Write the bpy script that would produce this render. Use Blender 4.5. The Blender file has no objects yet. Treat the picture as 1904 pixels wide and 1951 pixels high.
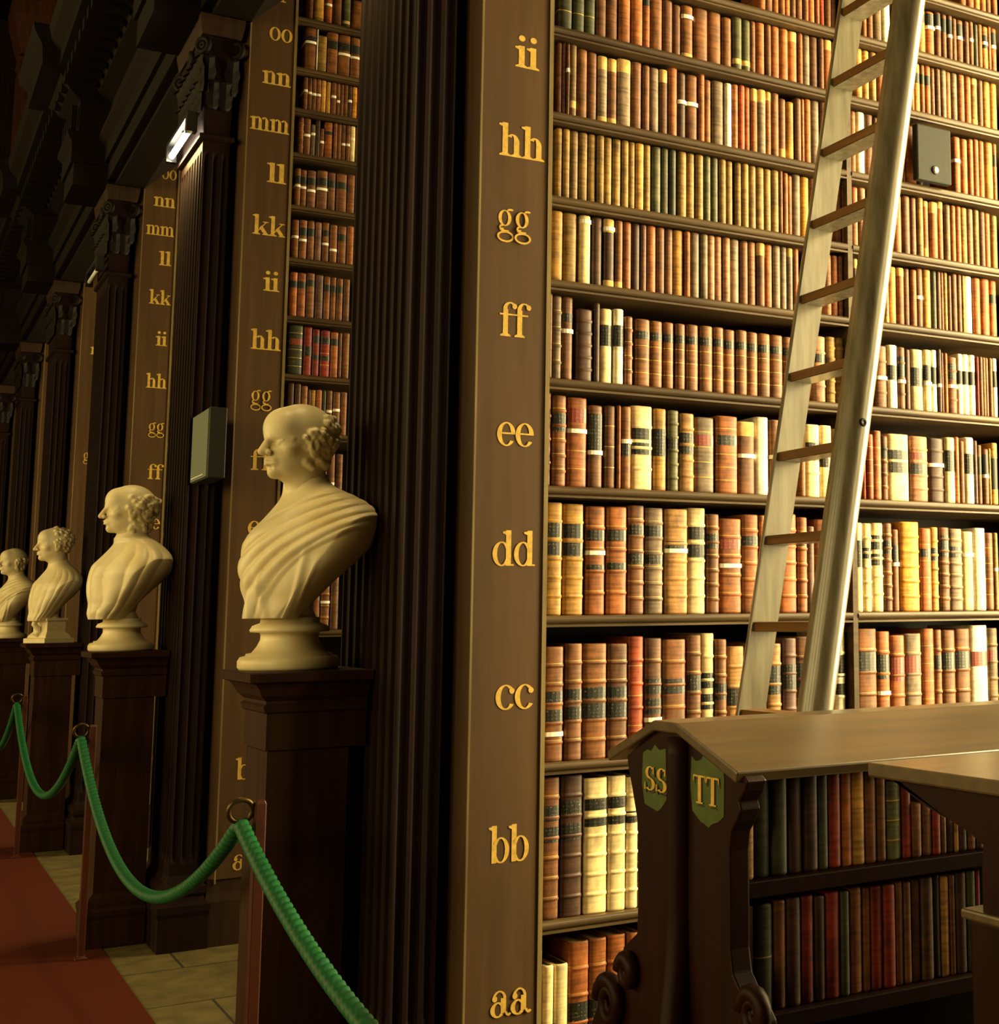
import bpy, bmesh, math, random
import numpy as np
from mathutils import Vector, Matrix

# ------------------------------------------------------------------ camera
W, H = 1904, 1951
FPX, CX, CY = 2681.84, 1547.93, 815.57
RXA, RYA, RZA = -0.1301, -0.5888, -0.0112
EYE = 1.5
_c, _s = math.cos, math.sin
_Rx = np.array([[1, 0, 0], [0, _c(RXA), -_s(RXA)], [0, _s(RXA), _c(RXA)]])
_Ry = np.array([[_c(RYA), 0, _s(RYA)], [0, 1, 0], [-_s(RYA), 0, _c(RYA)]])
_Rz = np.array([[_c(RZA), -_s(RZA), 0], [_s(RZA), _c(RZA), 0], [0, 0, 1]])
CAM = (_Rz @ _Rx @ _Ry) @ np.array([[1, 0, 0], [0, 0, -1], [0, 1, 0]])
scene = bpy.context.scene
COL = scene.collection
cd = bpy.data.cameras.new('camera'); cam = bpy.data.objects.new('camera', cd); COL.objects.link(cam)
mw = Matrix.Identity(4)
for i in range(3):
    mw[i][0] = CAM[0, i]; mw[i][1] = -CAM[1, i]; mw[i][2] = -CAM[2, i]
mw[2][3] = EYE
cam.matrix_world = mw
cd.sensor_fit = 'HORIZONTAL'; cd.sensor_width = 36.0
cd.lens = FPX / W * 36.0
cd.shift_x = (W / 2 - CX) / W
cd.shift_y = (CY - H / 2) / W
cd.clip_start = 0.05; cd.clip_end = 200
scene.camera = cam

# ------------------------------------------------------------------ light and exposure
PITCH = 3.29; Y0 = 3.87
vs = scene.view_settings
scene.display_settings.display_device = 'sRGB'
vs.view_transform = 'Standard'; vs.look = 'None'; vs.gamma = 1.0; vs.exposure = 0.0
vs.use_curve_mapping = False
world = bpy.data.worlds.new('world'); scene.world = world; world.use_nodes = True
world.node_tree.nodes['Background'].inputs[0].default_value = (1.0, 0.72, 0.35, 1)
world.node_tree.nodes['Background'].inputs[1].default_value = 0.01

def area(name, loc, direction, sx, sy, power, color, spread=180):
    l = bpy.data.lights.new(name, 'AREA'); l.shape = 'RECTANGLE'; l.size = sx; l.size_y = sy
    l.energy = power; l.color = color; l.spread = math.radians(spread)
    o = bpy.data.objects.new(name, l); COL.objects.link(o); o.location = loc
    d = Vector(direction).normalized()
    o.rotation_euler = d.to_track_quat('-Z', 'Y').to_euler()
    return o
WIN = (1.0, 0.81, 0.39)
for k in range(-1, 7):
    yc = Y0 + PITCH * k - 1.25
    # daylight through the tall window at the end of each alcove
    area('window_daylight', (5.15, yc, 2.75), (-1, 0, -0.12), 1.5, 3.6, 1250 if k == 0 else 400, WIN)
for k in range(-1, 5):
    # daylight through the tall windows across the hall
    area('hall_daylight', (-7.9, 1.0 + 3.6 * k, 3.6), (1, 0.05, -0.1), 1.5, 3.6, 140 if k < 0 else 205, (1.0, 0.76, 0.30))

# ------------------------------------------------------------------ pixel helpers
def ray(x, y):
    return CAM.T @ np.array([(x - CX) / FPX, (y - CY) / FPX, 1.0])
def onY(x, y, d):
    r = ray(x, y); r = r * d / r[1]; return float(r[0]), float(r[1]), float(r[2] + EYE)
def onX(x, y, d):
    r = ray(x, y); r = r * d / r[0]; return float(r[0]), float(r[1]), float(r[2] + EYE)

# ------------------------------------------------------------------ materials
def srgb(h):
    c = [int(h[i:i + 2], 16) / 255 for i in (0, 2, 4)]
    return tuple(((v + .055) / 1.055) ** 2.4 if v > .04045 else v / 12.92 for v in c)
def newmat(name):
    m = bpy.data.materials.new(name); m.use_nodes = True
    nt = m.node_tree; b = nt.nodes['Principled BSDF']
    return m, nt, b
def N(nt, t, **kw):
    n = nt.nodes.new(t)
    for k, v in kw.items(): setattr(n, k, v)
    return n
def noise_mix(nt, coord, c1, c2, scale, stretch=(1, 1, 1), lo=.35, hi=.65, detail=4, rough=.6):
    mp = N(nt, 'ShaderNodeMapping'); mp.inputs['Scale'].default_value = stretch
    nt.links.new(coord, mp.inputs['Vector'])
    nz = N(nt, 'ShaderNodeTexNoise'); nz.inputs['Scale'].default_value = scale
    nz.inputs['Detail'].default_value = detail; nz.inputs['Roughness'].default_value = rough
    nt.links.new(mp.outputs[0], nz.inputs['Vector'])
    cr = N(nt, 'ShaderNodeValToRGB')
    cr.color_ramp.elements[0].position = lo; cr.color_ramp.elements[1].position = hi
    cr.color_ramp.elements[0].color = (*c1, 1); cr.color_ramp.elements[1].color = (*c2, 1)
    nt.links.new(nz.outputs[0], cr.inputs[0])
    return cr.outputs[0], nz.outputs[0]
def bump(nt, b, h, strength, dist=.002):
    bp = N(nt, 'ShaderNodeBump'); bp.inputs['Strength'].default_value = strength; bp.inputs['Distance'].default_value = dist
    nt.links.new(h, bp.inputs['Height']); nt.links.new(bp.outputs[0], b.inputs['Normal'])
def wood(name, c1, c2, rough=.45, stretch=(14, 14, .9), scale=2.2, spec=.4):
    m, nt, b = newmat(name)
    tc = N(nt, 'ShaderNodeTexCoord')
    c, h = noise_mix(nt, tc.outputs['Object'], c1, c2, scale, stretch, .3, .7, 6)
    nt.links.new(c, b.inputs['Base Color'])
    b.inputs['Roughness'].default_value = rough; b.inputs['Specular IOR Level'].default_value = spec
    bump(nt, b, h, .12)
    return m
def plain(name, c, rough=.5, metal=0, spec=.4, c2=None, scale=30):
    m, nt, b = newmat(name)
    b.inputs['Base Color'].default_value = (*c, 1); b.inputs['Roughness'].default_value = rough
    b.inputs['Metallic'].default_value = metal; b.inputs['Specular IOR Level'].default_value = spec
    if c2:
        tc = N(nt, 'ShaderNodeTexCoord')
        o, h = noise_mix(nt, tc.outputs['Object'], c, c2, scale)
        nt.links.new(o, b.inputs['Base Color']); bump(nt, b, h, .1)
    return m
def leather(name, hexc, dark=.55, light=1.15, rough=.5):
    """worn calf or cloth: mottled, rubbed lighter in patches, each volume a little different"""
    m, nt, b = newmat(name)
    c = srgb(hexc)
    tc = N(nt, 'ShaderNodeTexCoord'); gi = N(nt, 'ShaderNodeNewGeometry'); oi = N(nt, 'ShaderNodeObjectInfo')
    ad = N(nt, 'ShaderNodeMath', operation='ADD'); nt.links.new(gi.outputs['Random Per Island'], ad.inputs[0]); nt.links.new(oi.outputs['Random'], ad.inputs[1])
    ml = N(nt, 'ShaderNodeMath', operation='MULTIPLY'); nt.links.new(ad.outputs[0], ml.inputs[0]); ml.inputs[1].default_value = 40
    va = N(nt, 'ShaderNodeVectorMath', operation='ADD'); nt.links.new(tc.outputs['Object'], va.inputs[0]); nt.links.new(ml.outputs[0], va.inputs[1])
    d = tuple(v * dark for v in c); l = tuple(min(1, v * light) for v in c)
    o, h = noise_mix(nt, va.outputs[0], d, l, 26, (1, 1, .55), .33, .62, 5, .65)
    hs = N(nt, 'ShaderNodeHueSaturation'); nt.links.new(o, hs.inputs['Color'])
    fr = N(nt, 'ShaderNodeMath', operation='FRACT'); nt.links.new(ad.outputs[0], fr.inputs[0])
    mr = N(nt, 'ShaderNodeMapRange'); nt.links.new(fr.outputs[0], mr.inputs[0]); mr.inputs[3].default_value = .78; mr.inputs[4].default_value = 1.18
    nt.links.new(mr.outputs[0], hs.inputs['Value']); nt.links.new(hs.outputs[0], b.inputs['Base Color'])
    b.inputs['Roughness'].default_value = rough; b.inputs['Specular IOR Level'].default_value = .35
    bump(nt, b, h, .25, .001)
    # fine cross ribbing and rubbed lines across the spine
    mp = N(nt, 'ShaderNodeMapping'); mp.inputs['Scale'].default_value = (6, 6, 120); nt.links.new(va.outputs[0], mp.inputs[0])
    n2 = N(nt, 'ShaderNodeTexNoise'); n2.inputs['Scale'].default_value = 1; n2.inputs['Detail'].default_value = 3; nt.links.new(mp.outputs[0], n2.inputs[0])
    r2 = N(nt, 'ShaderNodeMapRange'); r2.inputs[1].default_value = .36; r2.inputs[2].default_value = .56; r2.inputs[3].default_value = .88 if dark > .6 else .62; r2.inputs[4].default_value = 1.08; nt.links.new(n2.outputs[0], r2.inputs[0])
    mm = N(nt, 'ShaderNodeMath', operation='MULTIPLY'); nt.links.new(mr.outputs[0], mm.inputs[0]); nt.links.new(r2.outputs[0], mm.inputs[1]); nt.links.new(mm.outputs[0], hs.inputs['Value'])
    return m
def gilt_label(name, hexc):
    """lettering piece: a dark patch with rows of tiny gold tooling"""
    m, nt, b = newmat(name)
    tc = N(nt, 'ShaderNodeTexCoord'); sp = N(nt, 'ShaderNodeSeparateXYZ'); nt.links.new(tc.outputs['Object'], sp.inputs[0])
    mz = N(nt, 'ShaderNodeMath', operation='MULTIPLY'); nt.links.new(sp.outputs[2], mz.inputs[0]); mz.inputs[1].default_value = 95
    fz = N(nt, 'ShaderNodeMath', operation='FRACT'); nt.links.new(mz.outputs[0], fz.inputs[0])
    g1 = N(nt, 'ShaderNodeMath', operation='GREATER_THAN'); nt.links.new(fz.outputs[0], g1.inputs[0]); g1.inputs[1].default_value = .55
    mp = N(nt, 'ShaderNodeMapping'); mp.inputs['Scale'].default_value = (420, 420, 160); nt.links.new(tc.outputs['Object'], mp.inputs[0])
    nz = N(nt, 'ShaderNodeTexNoise'); nz.inputs['Scale'].default_value = 1; nt.links.new(mp.outputs[0], nz.inputs[0])
    g2 = N(nt, 'ShaderNodeMath', operation='GREATER_THAN'); nt.links.new(nz.outputs[0], g2.inputs[0]); g2.inputs[1].default_value = .60
    mu = N(nt, 'ShaderNodeMath', operation='MULTIPLY'); nt.links.new(g1.outputs[0], mu.inputs[0]); nt.links.new(g2.outputs[0], mu.inputs[1])
    mx = N(nt, 'ShaderNodeMix', data_type='RGBA'); nt.links.new(mu.outputs[0], mx.inputs[0])
    c = srgb(hexc); mx.inputs[6].default_value = (*c, 1); mx.inputs[7].default_value = (.20, .14, .05, 1)
    nt.links.new(mx.outputs[2], b.inputs['Base Color']); b.inputs['Roughness'].default_value = .45
    return m

M = {}
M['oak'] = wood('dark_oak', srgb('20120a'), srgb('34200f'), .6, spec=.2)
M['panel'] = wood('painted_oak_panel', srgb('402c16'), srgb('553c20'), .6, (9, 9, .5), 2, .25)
M['edge'] = wood('worn_panel_edge', srgb('5e4c28'), srgb('86734a'), .5)
M['shelf'] = wood('shelf_oak', srgb('34261a'), srgb('5a472c'), .38, (.9, 14, 14), 2.4)
M['black_oak'] = wood('black_oak', srgb('0b0704'), srgb('160d07'), .65, spec=.15)
M['red_oak'] = wood('red_brown_oak', srgb('100703'), srgb('1f0a04'), .65, spec=.12)
M['desk'] = wood('dark_mahogany', srgb('190803'), srgb('280e05'), .5, (14, 14, .9), 2.2, .1)
M['desk_top'] = wood('worn_desk_top', srgb('443621'), srgb('5c4a30'), .3, (.9, 12, 12), 2.2, .6)  # window light on the glossy dark tops is put into this paler colour
M['ladder'] = wood('worn_ladder_wood', srgb('554e3c'), srgb('7c7460'), .27, (14, 14, 1.2), 2.6, .7)
M['rung'] = wood('rung_wood', srgb('4c2e12'), srgb('74501f'), .45, (14, .9, 14), 2.6)
M['post'] = wood('stanchion_wood', srgb('34150a'), srgb('4c2210'), .4)
M['gallery'] = wood('gallery_red_oak', srgb('3a1c0d'), srgb('522c16'), .5)
M['pedestal'] = wood('pedestal_oak', srgb('24100617'[:6]), srgb('38200d'), .6, spec=.15)
M['gold'] = plain('gold_paint', srgb('d4ae50'), .5, 0, .3, srgb('b89442'), 60)
M['goldline'] = plain('gilt_tooling', srgb('c8a04a'), .35, .3)
M['marble'] = plain('old_marble', srgb('ebdfbc'), .42, 0, .4, srgb('decd9c'), 9)
M['rope'] = plain('green_rope', srgb('085a2c'), .55, 0, .3, srgb('064822'), 80)
M['brass'] = plain('aged_brass', srgb('4c3c1e'), .4, .8)
M['paper'] = plain('white_paper', srgb('f2ecdc'), .7)
M['pages'] = plain('page_edges', srgb('a89468'), .8, 0, .2, srgb('6e5c3a'), 60)
M['label'] = gilt_label('dark_label', '12140e')
M['redlabel'] = gilt_label('red_label', '7a2a1c')
M['dark'] = plain('dark_label_plain', srgb('23261c'), .5)
M['redplain'] = plain('red_label_plain', srgb('7a2a1c'), .5)
M['patch'] = plain('bare_board_patch', srgb('d6b474'), .7, 0, .2, srgb('bf9450'), 40)
M['green_shield'] = plain('green_shield_paint', srgb('48561f'), .5, 0, .3, srgb('3a481a'), 20)
M['shadow_paint'] = plain('letter_shade_paint', srgb('2a2410'), .5)
M['grey_plastic'] = plain('grey_speaker_cloth', srgb('6a7468'), .7)
M['black_plastic'] = plain('black_casing', srgb('17150f'), .5)
M['sensor'] = plain('dark_grey_metal', srgb('201f19'), .65, .0, .25, srgb('191813'), 60)
M['white_plastic'] = plain('white_button', srgb('e8e8e8'), .4)
M['stone'] = None
COLS = {  # code: (hex, word)
 'dg': ('3a3b26', 'dark green'), 'gr': ('585432', 'grey green'), 'ob': ('6a5230', 'olive brown'), 'og': ('8a6a30', 'olive gold'),
 'br': ('6e4424', 'brown'), 'db': ('4a2e1e', 'dark brown'), 'rb': ('7a4a22', 'red-brown'), 'or': ('9c5826', 'orange-brown'),
 'ro': ('a24420', 'red-orange'), 'yo': ('b8873a', 'yellow ochre'), 'go': ('cc8a2c', 'golden'), 'cr': ('e4cd98', 'cream vellum'),
 'wh': ('f0e6cc', 'white'), 'pk': ('a06e4e', 'pinkish brown'), 'gy': ('7c6650', 'grey brown'), 'mv': ('68463a', 'mauve brown'),
 'rd': ('82291a', 'red'), 'tn': ('a87a44', 'tan'), 'bk': ('241c16', 'black')}
for k, (h, w_) in COLS.items():
    M['b_' + k] = leather(w_.replace(' ', '_') + '_leather', h, .62 if k in ('cr', 'wh') else .5, 1.08 if k in ('cr', 'wh') else 1.25)
m, nt, b = newmat('stone_flags')
tc = N(nt, 'ShaderNodeTexCoord'); bt = N(nt, 'ShaderNodeTexBrick')
bt.inputs['Scale'].default_value = 1.0; bt.inputs['Brick Width'].default_value = .62; bt.inputs['Row Height'].default_value = .62
bt.inputs['Mortar Size'].default_value = .006; bt.inputs['Color1'].default_value = (*srgb('6a5e32'), 1); bt.inputs['Color2'].default_value = (*srgb('5a4e28'), 1)
bt.inputs['Mortar'].default_value = (*srgb('2c2414'), 1)
nt.links.new(tc.outputs['Object'], bt.inputs['Vector'])
nc, nh = noise_mix(nt, tc.outputs['Object'], (.6, .6, .6), (1.1, 1.1, 1.1), 9)
mx = N(nt, 'ShaderNodeMix', data_type='RGBA', blend_type='MULTIPLY'); mx.inputs[0].default_value = 1
nt.links.new(bt.outputs[0], mx.inputs[6]); nt.links.new(nc, mx.inputs[7]); nt.links.new(mx.outputs[2], b.inputs['Base Color'])
b.inputs['Roughness'].default_value = .6; bump(nt, b, nh, .2); M['stone'] = m
M['carpet'] = plain('red_carpet', srgb('521e0b'), .95, 0, .1, srgb('441808'), 140)
M['plaster'] = plain('old_plaster', srgb('8c7a58'), .8)
m, nt, b = newmat('lit_tube'); b.inputs['Emission Color'].default_value = (1, .9, .7, 1); b.inputs['Emission Strength'].default_value = 30; M['tube'] = m

# ------------------------------------------------------------------ mesh helpers
class MB:
    def __init__(s): s.v = []; s.f = []; s.mi = []; s.mats = []; s.smooth = []
    def mat(s, m):
        if m not in s.mats: s.mats.append(m)
        return s.mats.index(m)
    def add(s, vs, fs, m, smooth=False):
        o = len(s.v); i = s.mat(m); s.v += [tuple(v) for v in vs]
        for f in fs: s.f.append(tuple(o + q for q in f)); s.mi.append(i); s.smooth.append(smooth)
    def box(s, x0, x1, y0, y1, z0, z1, m):
        vs = [(x0, y0, z0), (x1, y0, z0), (x1, y1, z0), (x0, y1, z0), (x0, y0, z1), (x1, y0, z1), (x1, y1, z1), (x0, y1, z1)]
        s.add(vs, [(0, 3, 2, 1), (4, 5, 6, 7), (0, 1, 5, 4), (1, 2, 6, 5), (2, 3, 7, 6), (3, 0, 4, 7)], m)
    def loft(s, rings, m, cap=True, closed=True, smooth=False):
        n = len(rings[0]); o = len(s.v); i = s.mat(m)
        for r in rings: s.v += [tuple(p) for p in r]
        for a in range(len(rings) - 1):
            for k in range(n if closed else n - 1):
                k2 = (k + 1) % n
                s.f.append((o + a * n + k, o + a * n + k2, o + (a + 1) * n + k2, o + (a + 1) * n + k)); s.mi.append(i); s.smooth.append(smooth)
        if cap:
            s.f.append(tuple(o + k for k in reversed(range(n)))); s.mi.append(i); s.smooth.append(False)
            s.f.append(tuple(o + (len(rings) - 1) * n + k for k in range(n))); s.mi.append(i); s.smooth.append(False)
    def lathe(s, prof, m, n=32, c=(0, 0)):
        s.loft([[(c[0] + r * math.cos(2 * math.pi * k / n), c[1] + r * math.sin(2 * math.pi * k / n), z) for k in range(n)] for r, z in prof], m, smooth=True)
    def molded(s, x0, x1, y0, y1, prof, m):
        """square moulded block: prof is a list of (z, outset)"""
        s.loft([[(x0 - e, y0 - e, z), (x1 + e, y0 - e, z), (x1 + e, y1 + e, z), (x0 - e, y1 + e, z)] for z, e in prof], m)
    def tube(s, pts, r, m, n=10, smooth=True):
        rings = []; pts = [Vector(p) for p in pts]
        up = Vector((0, 0, 1))
        for i, p in enumerate(pts):
            t = (pts[min(i + 1, len(pts) - 1)] - pts[max(i - 1, 0)]).normalized()
            if i == 0: a = t.orthogonal()
            a = (a - t * a.dot(t)).normalized(); b_ = a.cross(t)
            rr = r[i] if isinstance(r, (list, tuple)) else r
            rings.append([p + (a * math.cos(2 * math.pi * k / n) + b_ * math.sin(2 * math.pi * k / n)) * rr for k in range(n)])
        s.loft(rings, m, smooth=smooth)
    def torus(s, c, R, r, axis, m, n=28, k=10):
        ax = Vector(axis).normalized(); a = ax.orthogonal().normalized(); b_ = ax.cross(a)
        vs = []; fs = []
        for i in range(n):
            d = a * math.cos(2 * math.pi * i / n) + b_ * math.sin(2 * math.pi * i / n)
            for j in range(k):
                vs.append(Vector(c) + d * (R + r * math.cos(2 * math.pi * j / k)) + ax * r * math.sin(2 * math.pi * j / k))
        for i in range(n):
            for j in range(k):
                fs.append((i * k + j, ((i + 1) % n) * k + j, ((i + 1) % n) * k + (j + 1) % k, i * k + (j + 1) % k))
        s.add(vs, fs, m, True)
    def build(s, name, parent=None, bevel=0, loc=None):
        me = bpy.data.meshes.new(name); me.from_pydata(s.v, [], s.f)
        for mm in s.mats: me.materials.append(mm)
        me.polygons.foreach_set('material_index', s.mi); me.polygons.foreach_set('use_smooth', s.smooth); me.update()
        bm = bmesh.new(); bm.from_mesh(me); bmesh.ops.recalc_face_normals(bm, faces=bm.faces); bm.to_mesh(me); bm.free()
        o = bpy.data.objects.new(name, me); COL.objects.link(o)
        if parent: o.parent = parent
        if loc: o.location = loc
        if bevel:
            bv = o.modifiers.new('bevel', 'BEVEL'); bv.width = bevel; bv.segments = 2; bv.limit_method = 'ANGLE'
        return o
def tag(o, label=None, cat=None, group=None, kind=None):
    if label: o['label'] = label
    if cat: o['category'] = cat
    if group: o['group'] = group
    if kind: o['kind'] = kind
    return o
def thing(name, loc, label, cat, group=None, rz=0):
    o = bpy.data.objects.new(name, None); COL.objects.link(o); o.location = loc; o.rotation_euler = (0, 0, rz); o.empty_display_size = .1
    return tag(o, label, cat, group)
def part(o, label):
    o['label'] = label; return o
def copy_tree(o, parent=None):
    c = o.copy(); COL.objects.link(c); c.parent = parent
    for ch in list(o.children): copy_tree(ch, c)
    return c

# ------------------------------------------------------------------ painted serif letters
def glyph(ch):
    """list of convex-ish polygons, x-height 1"""
    P = []; s = .25; t = .07
    def rect(x0, x1, y0, y1): P.append([(x0, y0), (x1, y0), (x1, y1), (x0, y1)])
    def ring(cx, cy, rx, ry, wx, wy, a0=0, a1=360, n=28):
        for i in range(n):
            u = math.radians(a0 + (a1 - a0) * i / n); v = math.radians(a0 + (a1 - a0) * (i + 1) / n)
            P.append([(cx + rx * math.cos(u), cy + ry * math.sin(u)), (cx + rx * math.cos(v), cy + ry * math.sin(v)),
                      (cx + (rx - wx) * math.cos(v), cy + (ry - wy) * math.sin(v)), (cx + (rx - wx) * math.cos(u), cy + (ry - wy) * math.sin(u))])
    def disc(cx, cy, r): P.append([(cx + r * math.cos(i * math.pi / 8), cy + r * math.sin(i * math.pi / 8)) for i in range(16)])
    def foot(x, y=0, e=.14): P.append([(x - e, y), (x + s + e, y), (x + s + e, y + t * .8), (x + s, y + .13), (x, y + .13), (x - e, y + t * .8)])
    def flag(x, y): P.append([(x - .16, y - .13), (x + .02, y - .2), (x + s, y), (x + s, y), (x - .16, y - .06)])
    A = 1.5
    if ch == 'o': ring(.48, .5, .46, .52, .23, .06); w = .96
    elif ch == 'c': ring(.48, .5, .46, .52, .23, .06, 48, 325); disc(.76, .76, .12); w = .88
    elif ch == 'e': ring(.48, .5, .46, .52, .23, .06, 0, 325); rect(.2, .93, .5, .57); w = .92
    elif ch == 'b': rect(.12, .12 + s, 0, A); flag(.12, A); ring(.58, .5, .44, .52, .22, .06, -150, 150); w = 1.02
    elif ch == 'd': rect(.65, .65 + s, 0, A); flag(.65, A); rect(.65, 1.04, 0, t); ring(.44, .5, .44, .52, .22, .06, 30, 330); w = 1.04
    elif ch == 'a':
        rect(.5, .5 + s, .12, .72); ring(.42, .7, .33, .32, .13, .06, 0, 165); disc(.2, .72, .12); ring(.35, .28, .35, .3, .2, .06, 40, 320); ring(.86, .17, .16, .17, .1, .1, 180, 330); w = .96
    elif ch == 'f': rect(.16, .16 + s, 0, 1.2); foot(.16); ring(.52, 1.2, .36, .32, .2, .06, 40, 180); disc(.74, 1.34, .12); rect(-.02, .7, .93, 1.0); w = .72
    elif ch == 'g': ring(.4, .66, .34, .36, .17, .05); ring(.7, .98, .2, .12, .1, .09, 40, 170); ring(.44, -.17, .44, .25, .1, .08); rect(.14, .34, .08, .2); ring(.3, .22, .2, .15, .08, .08, 90, 250); rect(.2, .6, .05, .12); w = .9
    elif ch in 'hnm':
        top = A if ch == 'h' else 1.0
        rect(.12, .12 + s, 0, top); flag(.12, top); foot(.12); xs = [.12]
        for i in range(2 if ch == 'm' else 1):
            x = xs[-1] + .52; rect(x, x + s, 0, .68); foot(x); ring(x - .06, .66, .31, .36, .24, .07, 0, 140); xs.append(x)
        w = xs[-1] + s + .14
    elif ch == 'i': rect(.12, .12 + s, 0, 1); flag(.12, 1); foot(.12); disc(.25, 1.35, .14); w = .5
    elif ch == 'l': rect(.12, .12 + s, 0, A); flag(.12, A); foot(.12); w = .5
    elif ch == 'k':
        rect(.12, .12 + s, 0, A); flag(.12, A); foot(.12)
        P.append([(.36, .34), (.4, .27), (.9, .94), (.84, .97)]); P.append([(.42, .5), (.6, .7), (1.02, .06), (.74, .06)]); rect(.64, 1.1, 0, t); rect(.66, 1.02, .93, 1.0); w = 1.08
    elif ch == 'p': rect(.12, .12 + s, -.45, 1); flag(.12, 1); foot(.12, -.45); ring(.58, .5, .44, .52, .22, .06, -150, 150); w = 1.02
    elif ch == 'T': rect(.32, .32 + .22, 0, 1.3); rect(.2, .66, 0, .07); rect(0, .86, 1.22, 1.3); P.append([(0, 1.3), (.06, 1.3), (.06, 1.1), (0, .98)]); P.append([(.86, 1.3), (.8, 1.3), (.8, 1.1), (.86, .98)]); w = .9
    elif ch == 'S':
        ring(.4, .96, .3, .34, .18, .06, 40, 270); ring(.4, .34, .34, .34, .2, .06, -140, 90); P.append([(.16, .9), (.3, .76), (.7, .42), (.56, .6)]); rect(.6, .66, .9, 1.28); rect(.06, .12, .02, .4); w = .78
    else: w = .5
    return P, w
def letters(text, x0, x1, zb, xh, plane, y, mat, parent, name='shelf_letters', gap=.02):
    """flat painted letters on a plane facing -Y (plane='Y') or -X (plane='X', x0/x1 are then y values)"""
    mb = MB(); gl = [glyph(c) for c in text]
    tot = sum(w for _, w in gl); sc = (x1 - x0) / tot; x = 0; th = .0005
    cnt = 0
    for P, w in gl:
        for poly in P:
            cnt += 1; th = .0006 + cnt * .00002
            q = [((x + px) * sc + x0, py * xh + zb) for px, py in poly]
            n = len(q)
            if plane == 'Y': fr = [(a, y - th, b_) for a, b_ in q]; bk = [(a, y, b_) for a, b_ in q]
            else: fr = [(y - th, a, b_) for a, b_ in q]; bk = [(y, a, b_) for a, b_ in q]
            mb.add(fr + bk, [tuple(range(n))] + [(k, k + n, (k + 1) % n + n, (k + 1) % n) for k in range(n)], mat)
        x += w
    return mb.build(name, parent)

# parents: children of an Empty are modelled in world metres
_ob = MB.build
def build_in(mb, name, parent=None, bevel=0, loc=None):
    o = _ob(mb, name, None, bevel, loc)
    if parent is not None:
        o.parent = parent
        if parent.type == 'EMPTY': o.matrix_parent_inverse = Matrix.Translation(-Vector(parent.location))
    return o
MB.build = build_in

# ------------------------------------------------------------------ the hall: floor, walls, windows, entablature
YA, YB = -5.0, 27.0
mb = MB(); mb.box(-8.3, 4.9, YA, YB, -.12, 0, M['stone']); tag(mb.build('floor'), kind='structure')
mb = MB(); mb.box(-.95, .993, YA + .5, YB - .5, 0.0, .004, M['carpet'])
tag(mb.build('carpet_runner'), 'long red-brown carpet runner laid along the stone floor of the hall', 'carpet')
mb = MB(); mb.box(-8.3, 1.7, YA, YB, 11.8, 12.0, M['black_oak']); tag(mb.build('ceiling'), kind='structure')
mb = MB(); mb.box(1.646, 4.6, YA, YB, 4.78, 4.95, M['black_oak']); tag(mb.build('ceiling_alcoves'), kind='structure')
mb = MB(); mb.box(1.7, 4.9, YA, YB, 11.8, 12, M['black_oak']); tag(mb.build('ceiling_gallery'), kind='structure')
for nm, y in (('wall_back', YB), ('wall_front', YA - .3)):
    mb = MB(); mb.box(-8.3, 4.9, y, y + .3, 0, 12, M['oak']); tag(mb.build(nm), kind='structure')
def window_wall(name, xa, xb, centres, hw, z0, z1):
    mb = MB(); ys = YA
    for c in centres:
        mb.box(xa, xb, ys, c - hw, 0, 12, M['plaster']); mb.box(xa, xb, c - hw, c + hw, 0, z0, M['plaster']); mb.box(xa, xb, c - hw, c + hw, z1, 12, M['plaster']); ys = c + hw
    mb.box(xa, xb, ys, YB, 0, 12, M['plaster'])
    tag(mb.build(name), kind='structure')
wr = [Y0 + PITCH * k - 1.25 for k in range(-1, 7)]
wl = [1.0 + 3.6 * k for k in range(-1, 5)]
window_wall('wall_right', 4.6, 4.95, wr, .78, .95, 4.6)
window_wall('wall_left', -8.3, -8.0, wl, .8, 1.8, 5.4)
wn = 0
for xs, cs, z0, z1, hw in ((4.72, wr, .95, 4.6, .78), (-8.15, wl, 1.8, 5.4, .8)):
    for c in cs:
        wn += 1; mb = MB(); w2 = .045
        for y in (c - hw + .02, c - hw / 3, c + hw / 3, c + hw - .02): mb.box(xs - w2, xs + w2, y - .02, y + .02, z0, z1, M['plaster'])
        for q in range(7):
            z = z0 + (z1 - z0) * q / 6; mb.box(xs - w2, xs + w2, c - hw, c + hw, z - .02, z + .02, M['plaster'])
        tag(mb.build('window_%d' % wn), kind='structure')

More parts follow.
